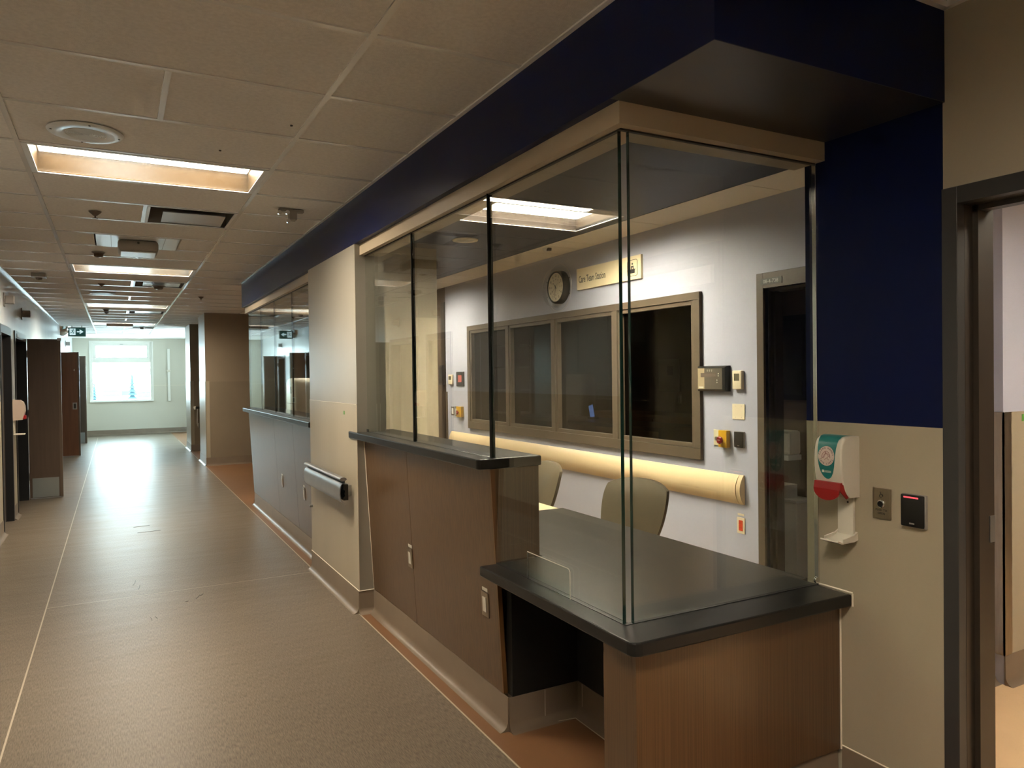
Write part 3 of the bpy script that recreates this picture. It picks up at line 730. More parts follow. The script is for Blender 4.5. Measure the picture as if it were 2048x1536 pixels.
# wall devices by the right door ------------------------------------------------
ds = thing('soap_dispenser', (RX-.004, 1.854, .95), 'white hand sanitizer dispenser with teal label and red lever, right wall', 'dispenser')
WXd = RX-.004
prof = [(0, 1.345), (.055, 1.346), (.075, 1.342), (.088, 1.331), (.096, 1.314), (.101, 1.29), (.103, 1.26), (.102, 1.23), (.098, 1.20), (.091, 1.17), (.082, 1.145), (.072, 1.13), (.06, 1.118), (0, 1.118)]
YA, YB = 1.794, 1.914
bm = B(); prism(bm, [(WXd-a, z) for a, z in prof], 'y', YA, YB)
bmesh.ops.bevel(bm, geom=[e for e in bm.edges if abs(e.verts[0].co.y-e.verts[1].co.y) < 1e-6 and max(v.co.x for v in e.verts) < WXd-.01], offset=.008, segments=3, profile=.5, affect='EDGES')
obj('body', bm, M_plastic, ds, True)
fp = [p for p in prof[1:11]]
def fx(z):   # how far the front stands out at height z
    z = max(min(z, 1.342), 1.146)
    q = prof[2:11]
    for (a0, z0), (a1, z1) in zip(q, q[1:]):
        if z1 <= z <= z0: return a0+(a1-a0)*(z0-z)/(z0-z1)
    return q[-1][0]
rows_ = [(a, z) for a, z in ((.02, 1.3465), (.055, 1.3475), (.075, 1.3435), (.0885, 1.3325))] + [(fx(z)+.0013, z) for z in (1.32, 1.30, 1.28, 1.26, 1.24, 1.225, 1.21, 1.198, 1.190, 1.186)]
hw = [.052, .050, .046, .043, .0415, .040, .0385, .037, .0345, .0315, .0265, .0195, .012, .004]
bm = B(); L = []
for (a, z), h in zip(rows_, hw): L.append([bm.verts.new((WXd-a, 1.857-h*s, z)) for s in (-1, -.5, 0, .5, 1)])
for r0, r1 in zip(L, L[1:]):
    for i in range(4): bm.faces.new((r0[i], r0[i+1], r1[i+1], r1[i]))
bmesh.ops.recalc_face_normals(bm, faces=bm.faces[:])
lb = obj('label', bm, M_teal, ds, True)
def dsp(off, y0, z0):
    return lambda tx, ty, t: (WXd-fx(z0+ty)-off-t, y0-tx, z0+ty)
cz, cy_ = 1.272, 1.857
bm = B(); pf = dsp(.0022, cy_, cz)
c0 = bm.verts.new(pf(0, 0, 0)); rings = []
for rr in (.012, .024, .0355): rings.append([bm.verts.new(pf(rr*math.cos(2*PI*i/28), rr*1.03*math.sin(2*PI*i/28), 0)) for i in range(28)])
for i in range(28): bm.faces.new((c0, rings[0][i], rings[0][(i+1) % 28]))
for a, b in zip(rings, rings[1:]):
    for i in range(28): bm.faces.new((a[i], b[i], b[(i+1) % 28], a[(i+1) % 28]))
obj('white_disc', bm, M_pink, lb)
bl = []
def ring_text(s, r, a0, a1, flip=False):
    for i, ch in enumerate(s):
        if ch == ' ': continue
        a = R(a0+(a1-a0)*i/(len(s)-1)); cx_, cyy = r*math.cos(a), r*math.sin(a)
        rot = a-PI/2 if not flip else a+PI/2
        def pl(tx, ty, t, cx_=cx_, cyy=cyy, rot=rot):
            return dsp(.0028, cy_, cz)(cx_+tx*math.cos(rot)-ty*math.sin(rot), cyy+tx*math.sin(rot)+ty*math.cos(rot), t)
        bl.append(text_bm(ch, .0098, pl, thick=.0004))
ring_text('CLEAN HANDS', .0295, 168, 12); ring_text('SAVE LIVES', .0295, 208, 332, True)
obj('lettering', merge(bl), M_ink, lb)
bm = B()
def stroke(pts, r=.0007):
    tube(bm, [dsp(.003, cy_, cz)(x, y, 0) for x, y in pts], r, 5)
stroke([(-.019, -.013), (-.017, -.008)]); stroke([(-.017, -.008), (-.018, .001), (-.013, .010), (-.006, .017), (.002, .018), (.010, .014), (.016, .006), (.018, -.006)])
for k in range(4): stroke([(-.017+.0035*k, -.005+.0065*k-.001*k), (-.011+.003*k, -.008+.006*k), (-.008+.0028*k, -.004+.0055*k), (-.013+.0033*k, .0005+.0055*k)])
stroke([(-.002, .013), (.001, .006), (.003, .010)]); stroke([(.004, .011), (.009, .002), (.011, .008)]); stroke([(.014, .002), (.004, -.007), (.012, -.014)]); stroke([(.003, -.007), (-.006, -.014)])
obj('washing_hands_icon', bm, M_redink, lb)
bm = B(); box(bm, WXd-fx(1.214)-.0030, WXd-fx(1.214)-.0010, 1.868, 1.877, 1.210, 1.219)
for k in range(3): box(bm, WXd-fx(1.214)-.0026, WXd-fx(1.214)-.0010, 1.838, 1.865, 1.2175-.0028*k, 1.2162-.0028*k)
obj('maker_logo', bm, M_plastic, lb)
bm = B(); prism(bm, [(WXd-.075, 1.178), (WXd-.103, 1.176), (WXd-.109, 1.150), (WXd-.103, 1.146), (WXd-.080, 1.160)], 'y', YA+.004, YB-.004)
n = 10; pts = [(YB-.004, 1.150)] + [(1.854+.056*math.cos(R(180*i/n)), 1.146-.038*math.sin(R(180*i/n))) for i in range(n+1)] + [(YA+.004, 1.150)]
prism(bm, pts, 'x', WXd-.109, WXd-.103)
prism(bm, [(WXd-.109, 1.15), (WXd-.07, 1.115), (WXd-.06, 1.12), (WXd-.078, 1.165), (WXd-.103, 1.176)], 'y', YA+.002, YA+.006)
obj('push_lever', bm, M_red, ds)
bm = B(); box(bm, WXd-.014, WXd, 1.812, 1.880, .965, 1.120, bev=.004); obj('back_plate', bm, M_plastic, ds, True)
bm = B(); cyl(bm, (WXd-.0135, 1.834, 1.095), .004, -.002, 'x', 12); obj('screw', bm, M_ink, ds)
bm = B()
tp = [(0, .985), (-.02, .967), (-.05, .957), (-.085, .955), (-.105, .962), (-.107, .957), (-.086, .948), (-.05, .947), (-.015, .955), (0, .962)]
prism(bm, [(WXd+x, z) for x, z in tp], 'y', 1.806, 1.884)
prism(bm, [(WXd, .985), (WXd-.02, .975), (WXd-.08, .966), (WXd-.08, .95), (WXd-.02, .95), (WXd, .955)], 'y', 1.802, 1.807); prism(bm, [(WXd, .985), (WXd-.02, .975), (WXd-.08, .966), (WXd-.08, .95), (WXd-.02, .95), (WXd, .955)], 'y', 1.883, 1.888)
obj('drip_tray', bm, M_plastic, ds, True)

dp = thing('door_button', (WXd, 1.702, 1.108), 'small stainless door-opener plate with black button, right wall', 'button')
bm = B(); box(bm, WXd-.006, WXd, 1.666, 1.738, 1.052, 1.164, bev=.002); obj('plate', bm, M_steel, dp)
bm = B(); lathe(bm, [(.0145, 0), (.0145, .004), (.012, .006), (0, .006)], (WXd-.006, 1.702, 1.107), '-x', 24); obj('bezel', bm, M_chrome, dp, True)
bm = B(); lathe(bm, [(.0105, 0), (.0105, .003), (0, .004)], (WXd-.0115, 1.702, 1.107), '-x', 24); obj('button', bm, M_blackplastic, dp, True)
bm = B(); pf = on_x(WXd-.006, 1.702, 1.137)
tube(bm, [pf(.006*math.cos(R(a))-.001, .006*math.sin(R(a))-.002, 0) for a in range(-20, 320, 20)], .001, 5)
tube(bm, [pf(-.004, .013, 0), pf(-.001, .004, 0), pf(.004, .004, 0), pf(.007, -.002, 0)], .001, 5)
obj('wheelchair_mark', bm, M_ink, dp)
obj('lettering', merge([text_bm('PUSH TO', .011, on_x(WXd-.006, 1.702, 1.084), thick=.0006), text_bm('OPEN', .011, on_x(WXd-.006, 1.702, 1.072), thick=.0006)]), M_ink, dp)

def card_reader(x, y0, y1, z0, z1, label, led=True, mirror=False):
    t = thing('card_reader', (x, (y0+y1)/2, (z0+z1)/2), label, 'reader')
    bm = B(); box(bm, x-.012, x, y0, y1, z0, z1, bev=.004); obj('base', bm, M_greyplastic, t, True)
    bm = B(); box(bm, x-.024, x-.011, y0+.003, y1-.001, z0+.003, z1-.001, bev=.005); obj('cover', bm, M_blackplastic, t, True)
    if led: bm = B(); box(bm, x-.0253, x-.0235, y0+.02, y1-.014, z1-.013, z1-.008, bev=.0006); obj('status_light', bm, M_led, t)
    obj('maker_mark', (lambda b: box(b, x-.0247, x-.0238, (y0+y1)/2-.009, (y0+y1)/2+.009, z0+.013, z0+.018))(B()), M_greyplastic, t)
    return t
card_reader(WXd, 1.532, 1.619, 1.043, 1.159, 'black card reader with red light bar beside the right door frame')

# ================================================================ BACK WALL of the station
BX = 3.93
bw = B()
WY0, WY1, WZa, WZb = 4.235, 8.425, .922, 2.203      # window frame outline
BD0, BD1, BDZ = 2.66, 3.62, 2.157
box(bw, BX, BX+.15, WY1-.02, 9.17, 0, CEIL+.32); box(bw, BX, BX+.15, BD1, WY0+.02, 0, CEIL+.32); box(bw, BX, BX+.15, 2.47, BD0, 0, CEIL+.32)
box(bw, BX, BX+.15, BD0, BD1, BDZ, CEIL+.32); box(bw, BX, BX+.15, WY0+.02, WY1-.02, WZb-.02, CEIL+.32); box(bw, BX, BX+.15, WY0+.02, WY1-.02, 0, WZa+.02)
BW = struct(obj('wall_back', bw, M_lav), 'pale lavender back wall of the station with windows')
part('protection_sheet', BW, M_lav, (BX-.002, BX, WY1, 9.10, 0, 1.39))
part('corner_guard', BW, M_frame, (BX-.006, BX, 9.12, 9.17, 0, 1.37), (BX-.006, BX+.15, 9.17, 9.175, 0, 1.37))
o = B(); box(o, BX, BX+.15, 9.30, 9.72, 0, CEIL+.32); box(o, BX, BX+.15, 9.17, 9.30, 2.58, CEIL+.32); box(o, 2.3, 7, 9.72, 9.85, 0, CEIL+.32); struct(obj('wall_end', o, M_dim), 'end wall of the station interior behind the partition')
d = thing('door_2', (BX, 9.2, 0), 'dark narrow doorway past the left end of the back wall', 'door', kind='structure')
part('casing', d, M_jamb, (BX-.01, BX+.14, 9.18, 9.30, 0, 2.58))
# windows
wn = thing('window_3', (BX, 6.33, WZa), 'bronze-framed four-light interior window in the back wall', 'window', kind='structure')
bm = B()
def yz(b, y0, y1, z0, z1, x0=BX-.03, x1=BX+.12, bev=.003): box(b, x0, x1, y0, y1, z0, z1, bev=bev)
yz(bm, WY0, WY1, WZb-.06, WZb); yz(bm, WY0, WY1, WZa, WZa+.085); yz(bm, WY0, WY0+.07, WZa+.085, WZb-.06); yz(bm, WY1-.07, WY1, WZa+.085, WZb-.06)
obj('frame', bm, M_frame, wn)
edges = [(WY1-.07, 7.35+.03), (7.35-.03, 6.355+.03), (6.355-.03, 5.31+.03), (5.31-.03, WY0+.07)]
for yc in (7.35, 6.355, 5.31):
    bm = B(); yz(bm, yc-.03, yc+.03, WZa+.085, WZb-.06); obj('mullion', bm, M_frame, wn)
for a, b in edges:
    bm = B(); s = .035
    x0, x1 = BX-.018, BX+.03
    for q in ((b, b+s, WZa+.085, WZb-.06), (a-s, a, WZa+.085, WZb-.06), (b+s, a-s, WZa+.085, WZa+.085+s), (b+s, a-s, WZb-.06-s, WZb-.06)): yz(bm, *q, x0=x0, x1=x1)
    sh_ = obj('sash', bm, M_frame, wn)
    bm = B(); box(bm, BX+.03, BX+.04, b+s-.01, a-s+.01, WZa+.11, WZb-.085); obj('pane', bm, M_glass2, sh_)
# back door frame
d = thing('door_3', (BX, 3.14, 0), 'bronze frame of the dark doorway numbered 08-4-738', 'door', kind='structure')
bm = B(); box(bm, BX-.02, BX+.03, BD1, 3.68, 0, 2.262, bev=.002); box(bm, BX-.02, BX+.03, BD0-.06, BD0, 0, 2.262, bev=.002); box(bm, BX-.02, BX+.03, BD0, BD1, BDZ, 2.262, bev=.002); obj('casing', bm, M_frame, d)
bm = B(); box(bm, BX+.03, BX+.15, BD1-.02, BD1, 0, BDZ); box(bm, BX+.03, BX+.15, BD0, BD0+.02, 0, BDZ); box(bm, BX+.03, BX+.15, BD0+.02, BD1-.02, BDZ-.02, BDZ); box(bm, BX+.06, BX+.10, BD1-.035, BD1-.02, 0, BDZ-.02); obj('jamb', bm, M_jamb, d)
pl = part('number_plate', d, mat('plate_bronze', (.07, .065, .05), .4), (BX-.0225, BX-.02, 3.455, 3.64, 2.178, 2.222))
obj('lettering', text_bm('08-4-738', .036, on_x(BX-.0225, 3.55, 2.2), thick=.0006), M_white, pl)

# clock
ck = thing('wall_clock', (BX, 6.25, 2.455), 'round black-rimmed wall clock under a clear guard', 'clock')
CY, CZ = 6.235, 2.452
bm = B(); lathe(bm, [(.165, 0), (.165, .045), (.160, .066), (.150, .072), (.143, .070), (.143, .060), (0, .060)], (BX, CY, CZ), '-x', 48); obj('case', bm, M_blackplastic, ck, True)
bm = B(); cyl(bm, (BX-.061, CY, CZ), .142, -.002, 'x', 48); face = obj('dial', bm, mat('dial_cream', (.88, .80, .62), .4), ck)
for h in range(1, 13):
    a = PI/2-h*PI/6
    obj('numeral', text_bm(str(h), .034, on_x(BX-.063, CY-.112*math.cos(a), CZ+.112*math.sin(a)), thick=.0008), M_ink, face)
for h in range(13, 25):
    a = PI/2-h*PI/6
    obj('numeral', text_bm(str(h), .016, on_x(BX-.063, CY-.078*math.cos(a), CZ+.078*math.sin(a)), thick=.0008), M_ink, face)
def hand(name, a, l, wdt, m, back=.02, off=.002):
    bm = B(); a = R(90-a); pf = on_x(BX-.063-off, CY, CZ)
    dx, dy = math.cos(a), math.sin(a); nx, ny = -dy, dx
    pts = [(-dx*back+nx*wdt, -dy*back+ny*wdt), (dx*l+nx*wdt*.5, dy*l+ny*wdt*.5), (dx*l-nx*wdt*.5, dy*l-ny*wdt*.5), (-dx*back-nx*wdt, -dy*back-ny*wdt)]
    v0 = [bm.verts.new(pf(x, y, 0)) for x, y in pts]; v1 = [bm.verts.new(pf(x, y, .001)) for x, y in pts]
    bm.faces.new(v0); bm.faces.new(v1[::-1])
    for i in range(4): bm.faces.new((v0[i], v1[i], v1[(i+1) % 4], v0[(i+1) % 4]))
    bmesh.ops.recalc_face_normals(bm, faces=bm.faces[:]); obj(name, bm, m, face)
hand('hour_hand', 316, .062, .004, M_ink); hand('minute_hand', 188, .108, .003, M_ink, off=.004); hand('second_hand', 50, .06, .001, M_ink, .085, off=.006)
bm = B(); lathe(bm, [(.235, .001), (.235, .006), (.215, .010), (.205, .045), (.19, .085), (.15, .095), (0, .098)], (BX, 6.27, CZ+.002), '-x', 48); obj('clear_guard', bm, M_clear, ck, True)
bm = B(); tube(bm, [(BX-.006, 6.27+.235*math.cos(R(a)), CZ+.002+.235*math.sin(R(a))) for a in range(0, 361, 10)], .0025, 6); obj('guard_rim', bm, mat('guard_rim', (.75, .72, .70), .2), ck)
for a in (20, 160, 200, 340):
    bm = B(); cyl(bm, (BX-.008, 6.27-.225*math.cos(R(a)), CZ+.225*math.sin(R(a))), .007, -.008, 'x', 10); obj('screw', bm, M_chrome, ck)
# sign
sg = thing('care_team_station_sign', (BX, 5.43, 2.49), 'cream Care Team Station sign beside the clock', 'sign')
bm = B(); box(bm, BX-.022, BX, 4.94, 5.918, 2.388, 2.590, bev=.001); sp = obj('panel', bm, M_signpanel, sg)
obj('lettering', text_bm('Care Team Station', .092, on_x(BX-.022, 5.885, 2.482), align='LEFT', font_w=.62), M_ink, sp)
bm = B(); pf = on_x(BX-.022, 5.055, 2.488)
q = .068; rc = .016; pts = []
for cx_, cyy, a0 in ((q-rc, q-rc, 0), (-q+rc, q-rc, 90), (-q+rc, -q+rc, 180), (q-rc, -q+rc, 270)):
    for a in (0, 30, 60, 90): pts.append((cx_+rc*math.cos(R(a0+a)), cyy+rc*math.sin(R(a0+a))))
pts.append(pts[0]); tube(bm, [pf(x, y, .0005) for x, y in pts], .0022, 5)
obj('icon_border', bm, M_ink, sp)
bm = B()
for a0, a1, b0, b1 in ((-.040, .040, -.016, -.010), (-.033, .033, -.045, -.0165), (-.018, -.008, -.010, .018), (.008, .018, -.010, .018), (-.008, .008, .004, .018)): 
    p0, p1 = pf(a0, b0, 0), pf(a1, b1, .001); box(bm, p0[0], p1[0], p0[1], p1[1], p0[2], p1[2])
cyl(bm, pf(0, .035, 0), .009, -.0012, 'x', 16)
obj('desk_icon', bm, M_ink, sp)
# bumper rail
br = thing('bumper_rail', (BX, 6.4, .745), 'long cream bumper rail along the back wall', 'rail')
n = 12; pr = [(BX, .64)] + [(BX-.012-.045*math.sin(PI*i/n)**.8 if 0 < i < n else BX-.012, .64+.21*i/n) for i in range(n+1)] + [(BX, .85)]
prof_obj('rail', pr, 3.86, 8.94, M_creamlam, br)
for y0, y1 in ((3.82, 3.858), (8.942, 8.98)): prof_obj('end_cap', [(x if x > BX-.02 else BX+(x-BX)*.9, z) for x, z in pr], y0, y1, M_creamlam, br)

# panels and switches on the back wall
pn = thing('alarm_panel', (BX, 4.10, 1.54), 'black annunciator panel with beige strip right of the window', 'panel')
bm = B(); prism(bm, [(3.948, 1.447), (4.253, 1.447), (4.253, 1.635), (3.948, 1.635)], 'x', BX-.045, BX); 
bmesh.ops.bevel(bm, geom=[e for e in bm.edges if min(v.co.x for v in e.verts) < BX-.04 and abs(e.verts[0].co.x-e.verts[1].co.x) < 1e-5], offset=.014, segments=1, profile=.5, affect='EDGES')
obj('case', bm, M_blackplastic, pn)
part('face_plate', pn, M_greyplastic, (BX-.047, BX-.045, 3.985, 4.168, 1.463, 1.618)).active_material = mat('panel_grey', (.10, .085, .065), .4)
part('beige_strip', pn, M_signpanel, (BX-.0475, BX-.045, 4.168, 4.238, 1.463, 1.618)).active_material = mat('panel_beige', (.40, .32, .20), .4)
part('display', pn, M_brownplastic, (BX-.0485, BX-.0465, 4.045, 4.205, 1.552, 1.583)).active_material = mat('panel_lcd', (.14, .11, .09), .2)
for y in (4.14, 4.118, 4.095): part('label_mark', pn, M_plastic, (BX-.0485, BX-.0465, y-.010, y, 1.602, 1.606)); obj('indicator_light', cyl(B(), (BX-.0465, y-.005, 1.596), .0022, -.003, 'x', 10), M_plastic, pn)
for y, z in ((4.02, 1.577), (4.02, 1.561), (4.035, 1.53), (4.035, 1.513)): obj('push_button', cyl(B(), (BX-.0465, y, z), .005, -.004, 'x', 12), M_plastic, pn)
part('white_label', pn, M_plastic, (BX-.0485, BX-.047, 4.178, 4.226, 1.470, 1.482))
def thermostat(y0, y1, z0, z1, label, x=BX):
    t = thing('thermostat', (x, (y0+y1)/2, (z0+z1)/2), label, 'thermostat')
    bm = B(); box(bm, x-.03, x, y0, y1, z0, z1, bev=.007, seg=3); obj('case', bm, M_plastic, t, True).active_material = mat('ivory', (.75, .66, .48), .35)
    h = z1-z0; part('display', t, M_greyplastic, (x-.0315, x-.0295, y0+.02, y1-.02, z0+h*.46, z0+h*.84)).active_material = mat('thermo_lcd', (.13, .12, .08), .2)
    return t
thermostat(3.815, 3.905, 1.463, 1.598, 'ivory thermostat with grey display right of the black panel')
thermostat(8.915, 9.035, 1.470, 1.600, 'ivory thermostat at the far left end of the back wall')
def plate(name, y0, y1, z0, z1, label, m=None, th=.006, x=BX):
    t = thing(name, (x, (y0+y1)/2, (z0+z1)/2), label, 'plate'); bm = B(); box(bm, x-th, x, y0, y1, z0, z1, bev=.002); obj('plate', bm, m or MATS['ivory'], t); return t
t = plate('blank_plate', 3.81, 3.93, 1.247, 1.358, 'cream blank cover plate under the thermostat')
bm = B()
for y in (3.84, 3.895):
    for z in (1.262, 1.342): cyl(bm, (BX-.006, y, z), .0025, -.001, 'x', 8)
obj('screw', bm, M_greyplastic, t)
t = plate('key_switch', 4.055, 4.120, 1.046, 1.163, 'narrow cream key switch left of the yellow call box'); t['category'] = 'switch'
bm = B(); cyl(bm, (BX-.006, 4.087, 1.095), .017, -.008, 'x', 20); obj('key_barrel', bm, M_alu, t)
part('key_slot', t, M_ink, (BX-.0155, BX-.014, 4.084, 4.090, 1.085, 1.105))
def call_box(y0, y1, z0, z1, label):
    t = thing('emergency_button', (BX, (y0+y1)/2, (z0+z1)/2), label, 'alarm')
    bm = B(); box(bm, BX-.04, BX, y0, y1, z0, z1, bev=.004); obj('box', bm, M_yellow, t)
    yc, zc = (y0+y1)/2+.006, (z0+z1)/2-.008
    bm = B(); lathe(bm, [(.012, 0), (.014, .014), (.029, .016), (.029, .024), (.02, .029), (0, .031)], (BX-.04, yc, zc), '-x', 8); obj('red_button', bm, M_red, t)
    obj('lettering', text_bm('PUSH', .013, on_x(BX-.071, yc, zc), thick=.0006), M_white, t)
    bm = B(); box(bm, BX-.075, BX-.001, y0-.006, y1+.012, z0-.012, z1+.006, bev=.006); obj('clear_cover', bm, M_glass, t)
    return t
call_box(3.955, 4.038, 1.038, 1.162, 'yellow emergency call box with red button, right of the window')
card_reader(BX, 3.812, 3.900, 1.045, 1.162, 'black card reader beside the bronze door frame', led=False)
t = thing('red_outlet', (BX, 3.855, .49), 'red emergency outlet on a cream plate below the bumper rail', 'outlet')
bm = B(); box(bm, BX-.006, BX, 3.818, 3.893, .43, .545, bev=.002); obj('plate', bm, MATS['ivory'], t)
part('socket_face', t, M_orange, (BX-.009, BX-.005, 3.837, 3.873, .450, .525))
part('label_strip', t, MATS['ivory'], (BX-.003, BX, 3.828, 3.888, .558, .572))
bm = B()
for z in (.505, .472):
    for y in (3.849, 3.861): box(bm, BX-.0095, BX-.0085, y-.0012, y+.0012, z-.004, z+.004)
obj('slot', bm, M_ink, t)
t = thing('fire_notice', (BX, 8.69, 1.54), 'small black-framed red picture at the left end of the back wall', 'frame')
part('frame', t, M_blackplastic, (BX-.012, BX, 8.575, 8.81, 1.445, 1.635), bev=.002)
part('print', t, M_orange, (BX-.0135, BX-.0118, 8.64, 8.75, 1.50, 1.59)).active_material = mat('print_red', (.45, .10, .08), .5)
t = thing('light_switch', (BX, 8.945, 1.12), 'dark switch plate with white rocker left of the far yellow box', 'switch')
part('plate', t, M_brownplastic, (BX-.006, BX, 8.90, 9.0, 1.06, 1.175)); part('rocker', t, M_white, (BX-.010, BX-.005, 8.925, 8.975, 1.08, 1.155))
t = thing('light_switch', (BX, 8.84, 1.12), 'dark switch plate half behind the far yellow call box', 'switch')
part('plate', t, M_brownplastic, (BX-.006, BX, 8.775, 8.865, 1.055, 1.18)); part('rocker', t, M_white, (BX-.010, BX-.005, 8.80, 8.85, 1.075, 1.155))
call_box(8.61, 8.76, 1.05, 1.185, 'yellow emergency call box at the far left end of the back wall')
t = thing('door_closer', (BX, 9.2, 1.6), 'black box beside the narrow doorway past the back wall', 'box')
part('case', t, M_blackplastic, (BX-.05, BX-.01, 9.18, 9.30, 1.46, 1.73), bev=.004); part('cover', t, M_ink, (BX-.055, BX-.05, 9.19, 9.29, 1.48, 1.70), bev=.002)

# interior ceiling items
t = thing('downlight', (2.72, 5.88, CEIL), 'round white ceiling speaker inside the station', 'speaker')
bm = B(); lathe(bm, [(.115, 0), (.11, .008), (.085, .012), (.08, .004), (0, .004)], (2.72, 5.88, CEIL), '-z', 36); obj('ring', bm, M_cream, t, True)
bm = B(); lathe(bm, [(.078, .0), (.06, .006), (0, .008)], (2.72, 5.88, CEIL-.004), '-z', 24); obj('grille', bm, M_white, t, True)
t = thing('motion_sensor', (3.60, 5.95, CEIL), 'small white sensor on the cream ceiling strip', 'sensor')
bm = B(); lathe(bm, [(.045, 0), (.04, .012), (.02, .03), (0, .034)], (3.60, 5.95, CEIL), '-z', 20); obj('base', bm, M_white, t, True)
part('lens', t, M_brownplastic, (3.58, 3.62, 5.90, 5.93, CEIL-.03, CEIL-.004), bev=.004)

# ---------------------------------------------------------------- chairs
def chair(loc, rz, label):
    c = thing('office_chair', (0, 0, 0), label, 'chair', 'vinyl chairs inside the station')
    # backrest: padded shell, front faces local +Y... seat towards +Y
    bm = B(); NX, NZ = 10, 10; fr_, bk = [], []
    for iz in range(NZ+1):
        v = iz/NZ; z = .50+.40*v; r1, r2 = [], []
        half = .235+.045*math.sin(v*PI*.8) - .005*(1-v)
        for ix in range(NX+1):
            u = -1+2*ix/NX
            edge = (1-abs(u)**3)*(1-abs(2*v-1)**4)
            zz = z - (.05*abs(u)**3 if v > .5 else -.02*abs(u)**3)*(abs(2*v-1)**2)
            lean = -.10*v
            bowl = .05*u*u
            x = u*half
            r1.append(bm.verts.new((x, lean+bowl+.012+.032*edge, zz))); r2.append(bm.verts.new((x, lean+bowl-.012-.03*edge, zz)))
        fr_.append(r1); bk.append(r2)
    for A_, s in ((fr_, 1), (bk, -1)):
        for i in range(NZ):
            for j in range(NX):
                q = [A_[i][j], A_[i][j+1], A_[i+1][j+1], A_[i+1][j]]; bm.faces.new(q if s < 0 else q[::-1])
    for j in range(NX):
        bm.faces.new((fr_[0][j], bk[0][j], bk[0][j+1], fr_[0][j+1])); bm.faces.new((fr_[NZ][j], fr_[NZ][j+1], bk[NZ][j+1], bk[NZ][j]))
    for i in range(NZ):
        bm.faces.new((fr_[i][0], fr_[i+1][0], bk[i+1][0], bk[i][0])); bm.faces.new((fr_[i][NX], bk[i][NX], bk[i+1][NX], fr_[i+1][NX]))
    bmesh.ops.recalc_face_normals(bm, faces=bm.faces[:])
    obj('backrest', bm, M_vinyl, c, True)
    bm = B(); box(bm, -.25, .25, .0, .48, .42, .50, bev=.03, seg=3); obj('seat', bm, M_vinyl, c, True)
    bm = B(); cyl(bm, (0, .24, .12), .028, .31); obj('gas_post', bm, M_blackplastic, c)
    part('back_bracket', c, M_blackplastic, (-.04, .04, -.06, .10, .40, .43), (-.04, .04, -.075, -.045, .40, .62))
    for k in range(5):
        a = R(72*k+18); bm = B(); tube(bm, [(0, .24, .13), (.16*math.cos(a), .24+.16*math.sin(a), .10), (.28*math.cos(a), .24+.28*math.sin(a), .075)], .018, 8); lg = obj('leg', bm, M_blackplastic, c)
        bm = B(); cyl(bm, (.28*math.cos(a)-.012, .24+.28*math.sin(a), .03), .03, .024, 'x', 14); obj('caster', bm, M_blackplastic, lg)
    c.location = loc; c.rotation_euler = (0, 0, rz)
    return c
chair((2.93, 3.82, 0), R(98), 'taupe vinyl office chair nearest the back-wall door, behind the dark desk')
chair((2.93, 4.98, 0), R(84), 'taupe vinyl office chair partly hidden by the raised counter')

# ---------------------------------------------------------------- dark rooms behind the back wall
o = B(); box(o, 4.75, 4.83, 2.47, 4.46, 0, CEIL); box(o, 4.08, 4.75, 4.40, 4.46, 0, CEIL)
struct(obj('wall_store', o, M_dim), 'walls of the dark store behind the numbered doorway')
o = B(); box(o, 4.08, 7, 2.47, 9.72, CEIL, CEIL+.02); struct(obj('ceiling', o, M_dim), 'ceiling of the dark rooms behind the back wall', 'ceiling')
t = thing('window_blind', (4.74, 4.2, 1.7), 'black window with grey uprights in the dark store', 'window')
part('frame', t, M_blackplastic, (4.72, 4.75, 3.95, 4.31, 1.36, 2.03)); part('glass', t, M_ink, (4.712, 4.72, 3.98, 4.29, 1.40, 1.99)); part('upright', t, M_greyplastic, (4.70, 4.712, 4.305, 4.315, 1.42, 1.95)); part('upright', t, M_greyplastic, (4.70, 4.712, 4.20, 4.208, 1.40, 1.92))
t = thing('towel_dispenser', (4.72, 4.22, 1.0), 'white paper towel dispenser in the dark store', 'dispenser')
part('case', t, M_plastic, (4.62, 4.75, 4.02, 4.27, .93, 1.12), bev=.02); part('lip', t, M_white, (4.60, 4.75, 4.02, 4.28, .89, .93))
t = thing('waste_bin', (4.6, 4.15, 0), 'white bin below the glove boxes in the dark store', 'bin')
part('body', t, M_plastic, (4.55, 4.74, 3.9, 4.27, 0, .58), bev=.01); part('lid', t, M_white, (4.54, 4.745, 3.89, 4.28, .58, .60), bev=.004)
t = thing('glove_box', (4.64, 4.2, .60), 'white and green glove box on the bin in the dark store', 'box')
part('carton', t, M_paper, (4.56, 4.70, 4.02, 4.27, .6005, .70)); part('green_print', t, M_gtape, (4.5585, 4.56, 4.06, 4.24, .655, .668)); 
o = obj('lettering', text_bm('GLOVES', .03, on_x(4.559, 4.14, .63), thick=.0006), M_ink, t)
t = thing('long_cabinet', (6.6, 6.9, 0), 'long tan cabinet against the far wall of the dark room', 'cabinet')
part('body', t, M_oak, (6.45, 6.99, 5.2, 9.3, 0, .98)); part('top', t, M_oak, (6.42, 6.99, 5.18, 9.32, .98, 1.02), bev=.004)
for k in range(6):
    dr = part('drawer', t, M_oak, (6.435, 6.45, 5.25+.67*k, 5.87+.67*k, .72, .96), bev=.003); part('pull', dr, M_alu, (6.415, 6.435, 5.50+.67*k, 5.62+.67*k, .84, .855))
t = thing('dark_desk', (5.1, 7.3, 0), 'dark desk under the interior windows in the dark room', 'desk')
part('top', t, M_jamb, (4.9, 5.5, 5.9, 9.2, .98, 1.02)); part('side', t, M_jamb, (4.92, 5.48, 5.92, 5.96, 0, .98)); part('side', t, M_jamb, (4.92, 5.48, 9.14, 9.18, 0, .98))
t = thing('phone', (5.25, 7.6, 1.02), 'lit blue phone screen standing on the dark desk', 'phone')
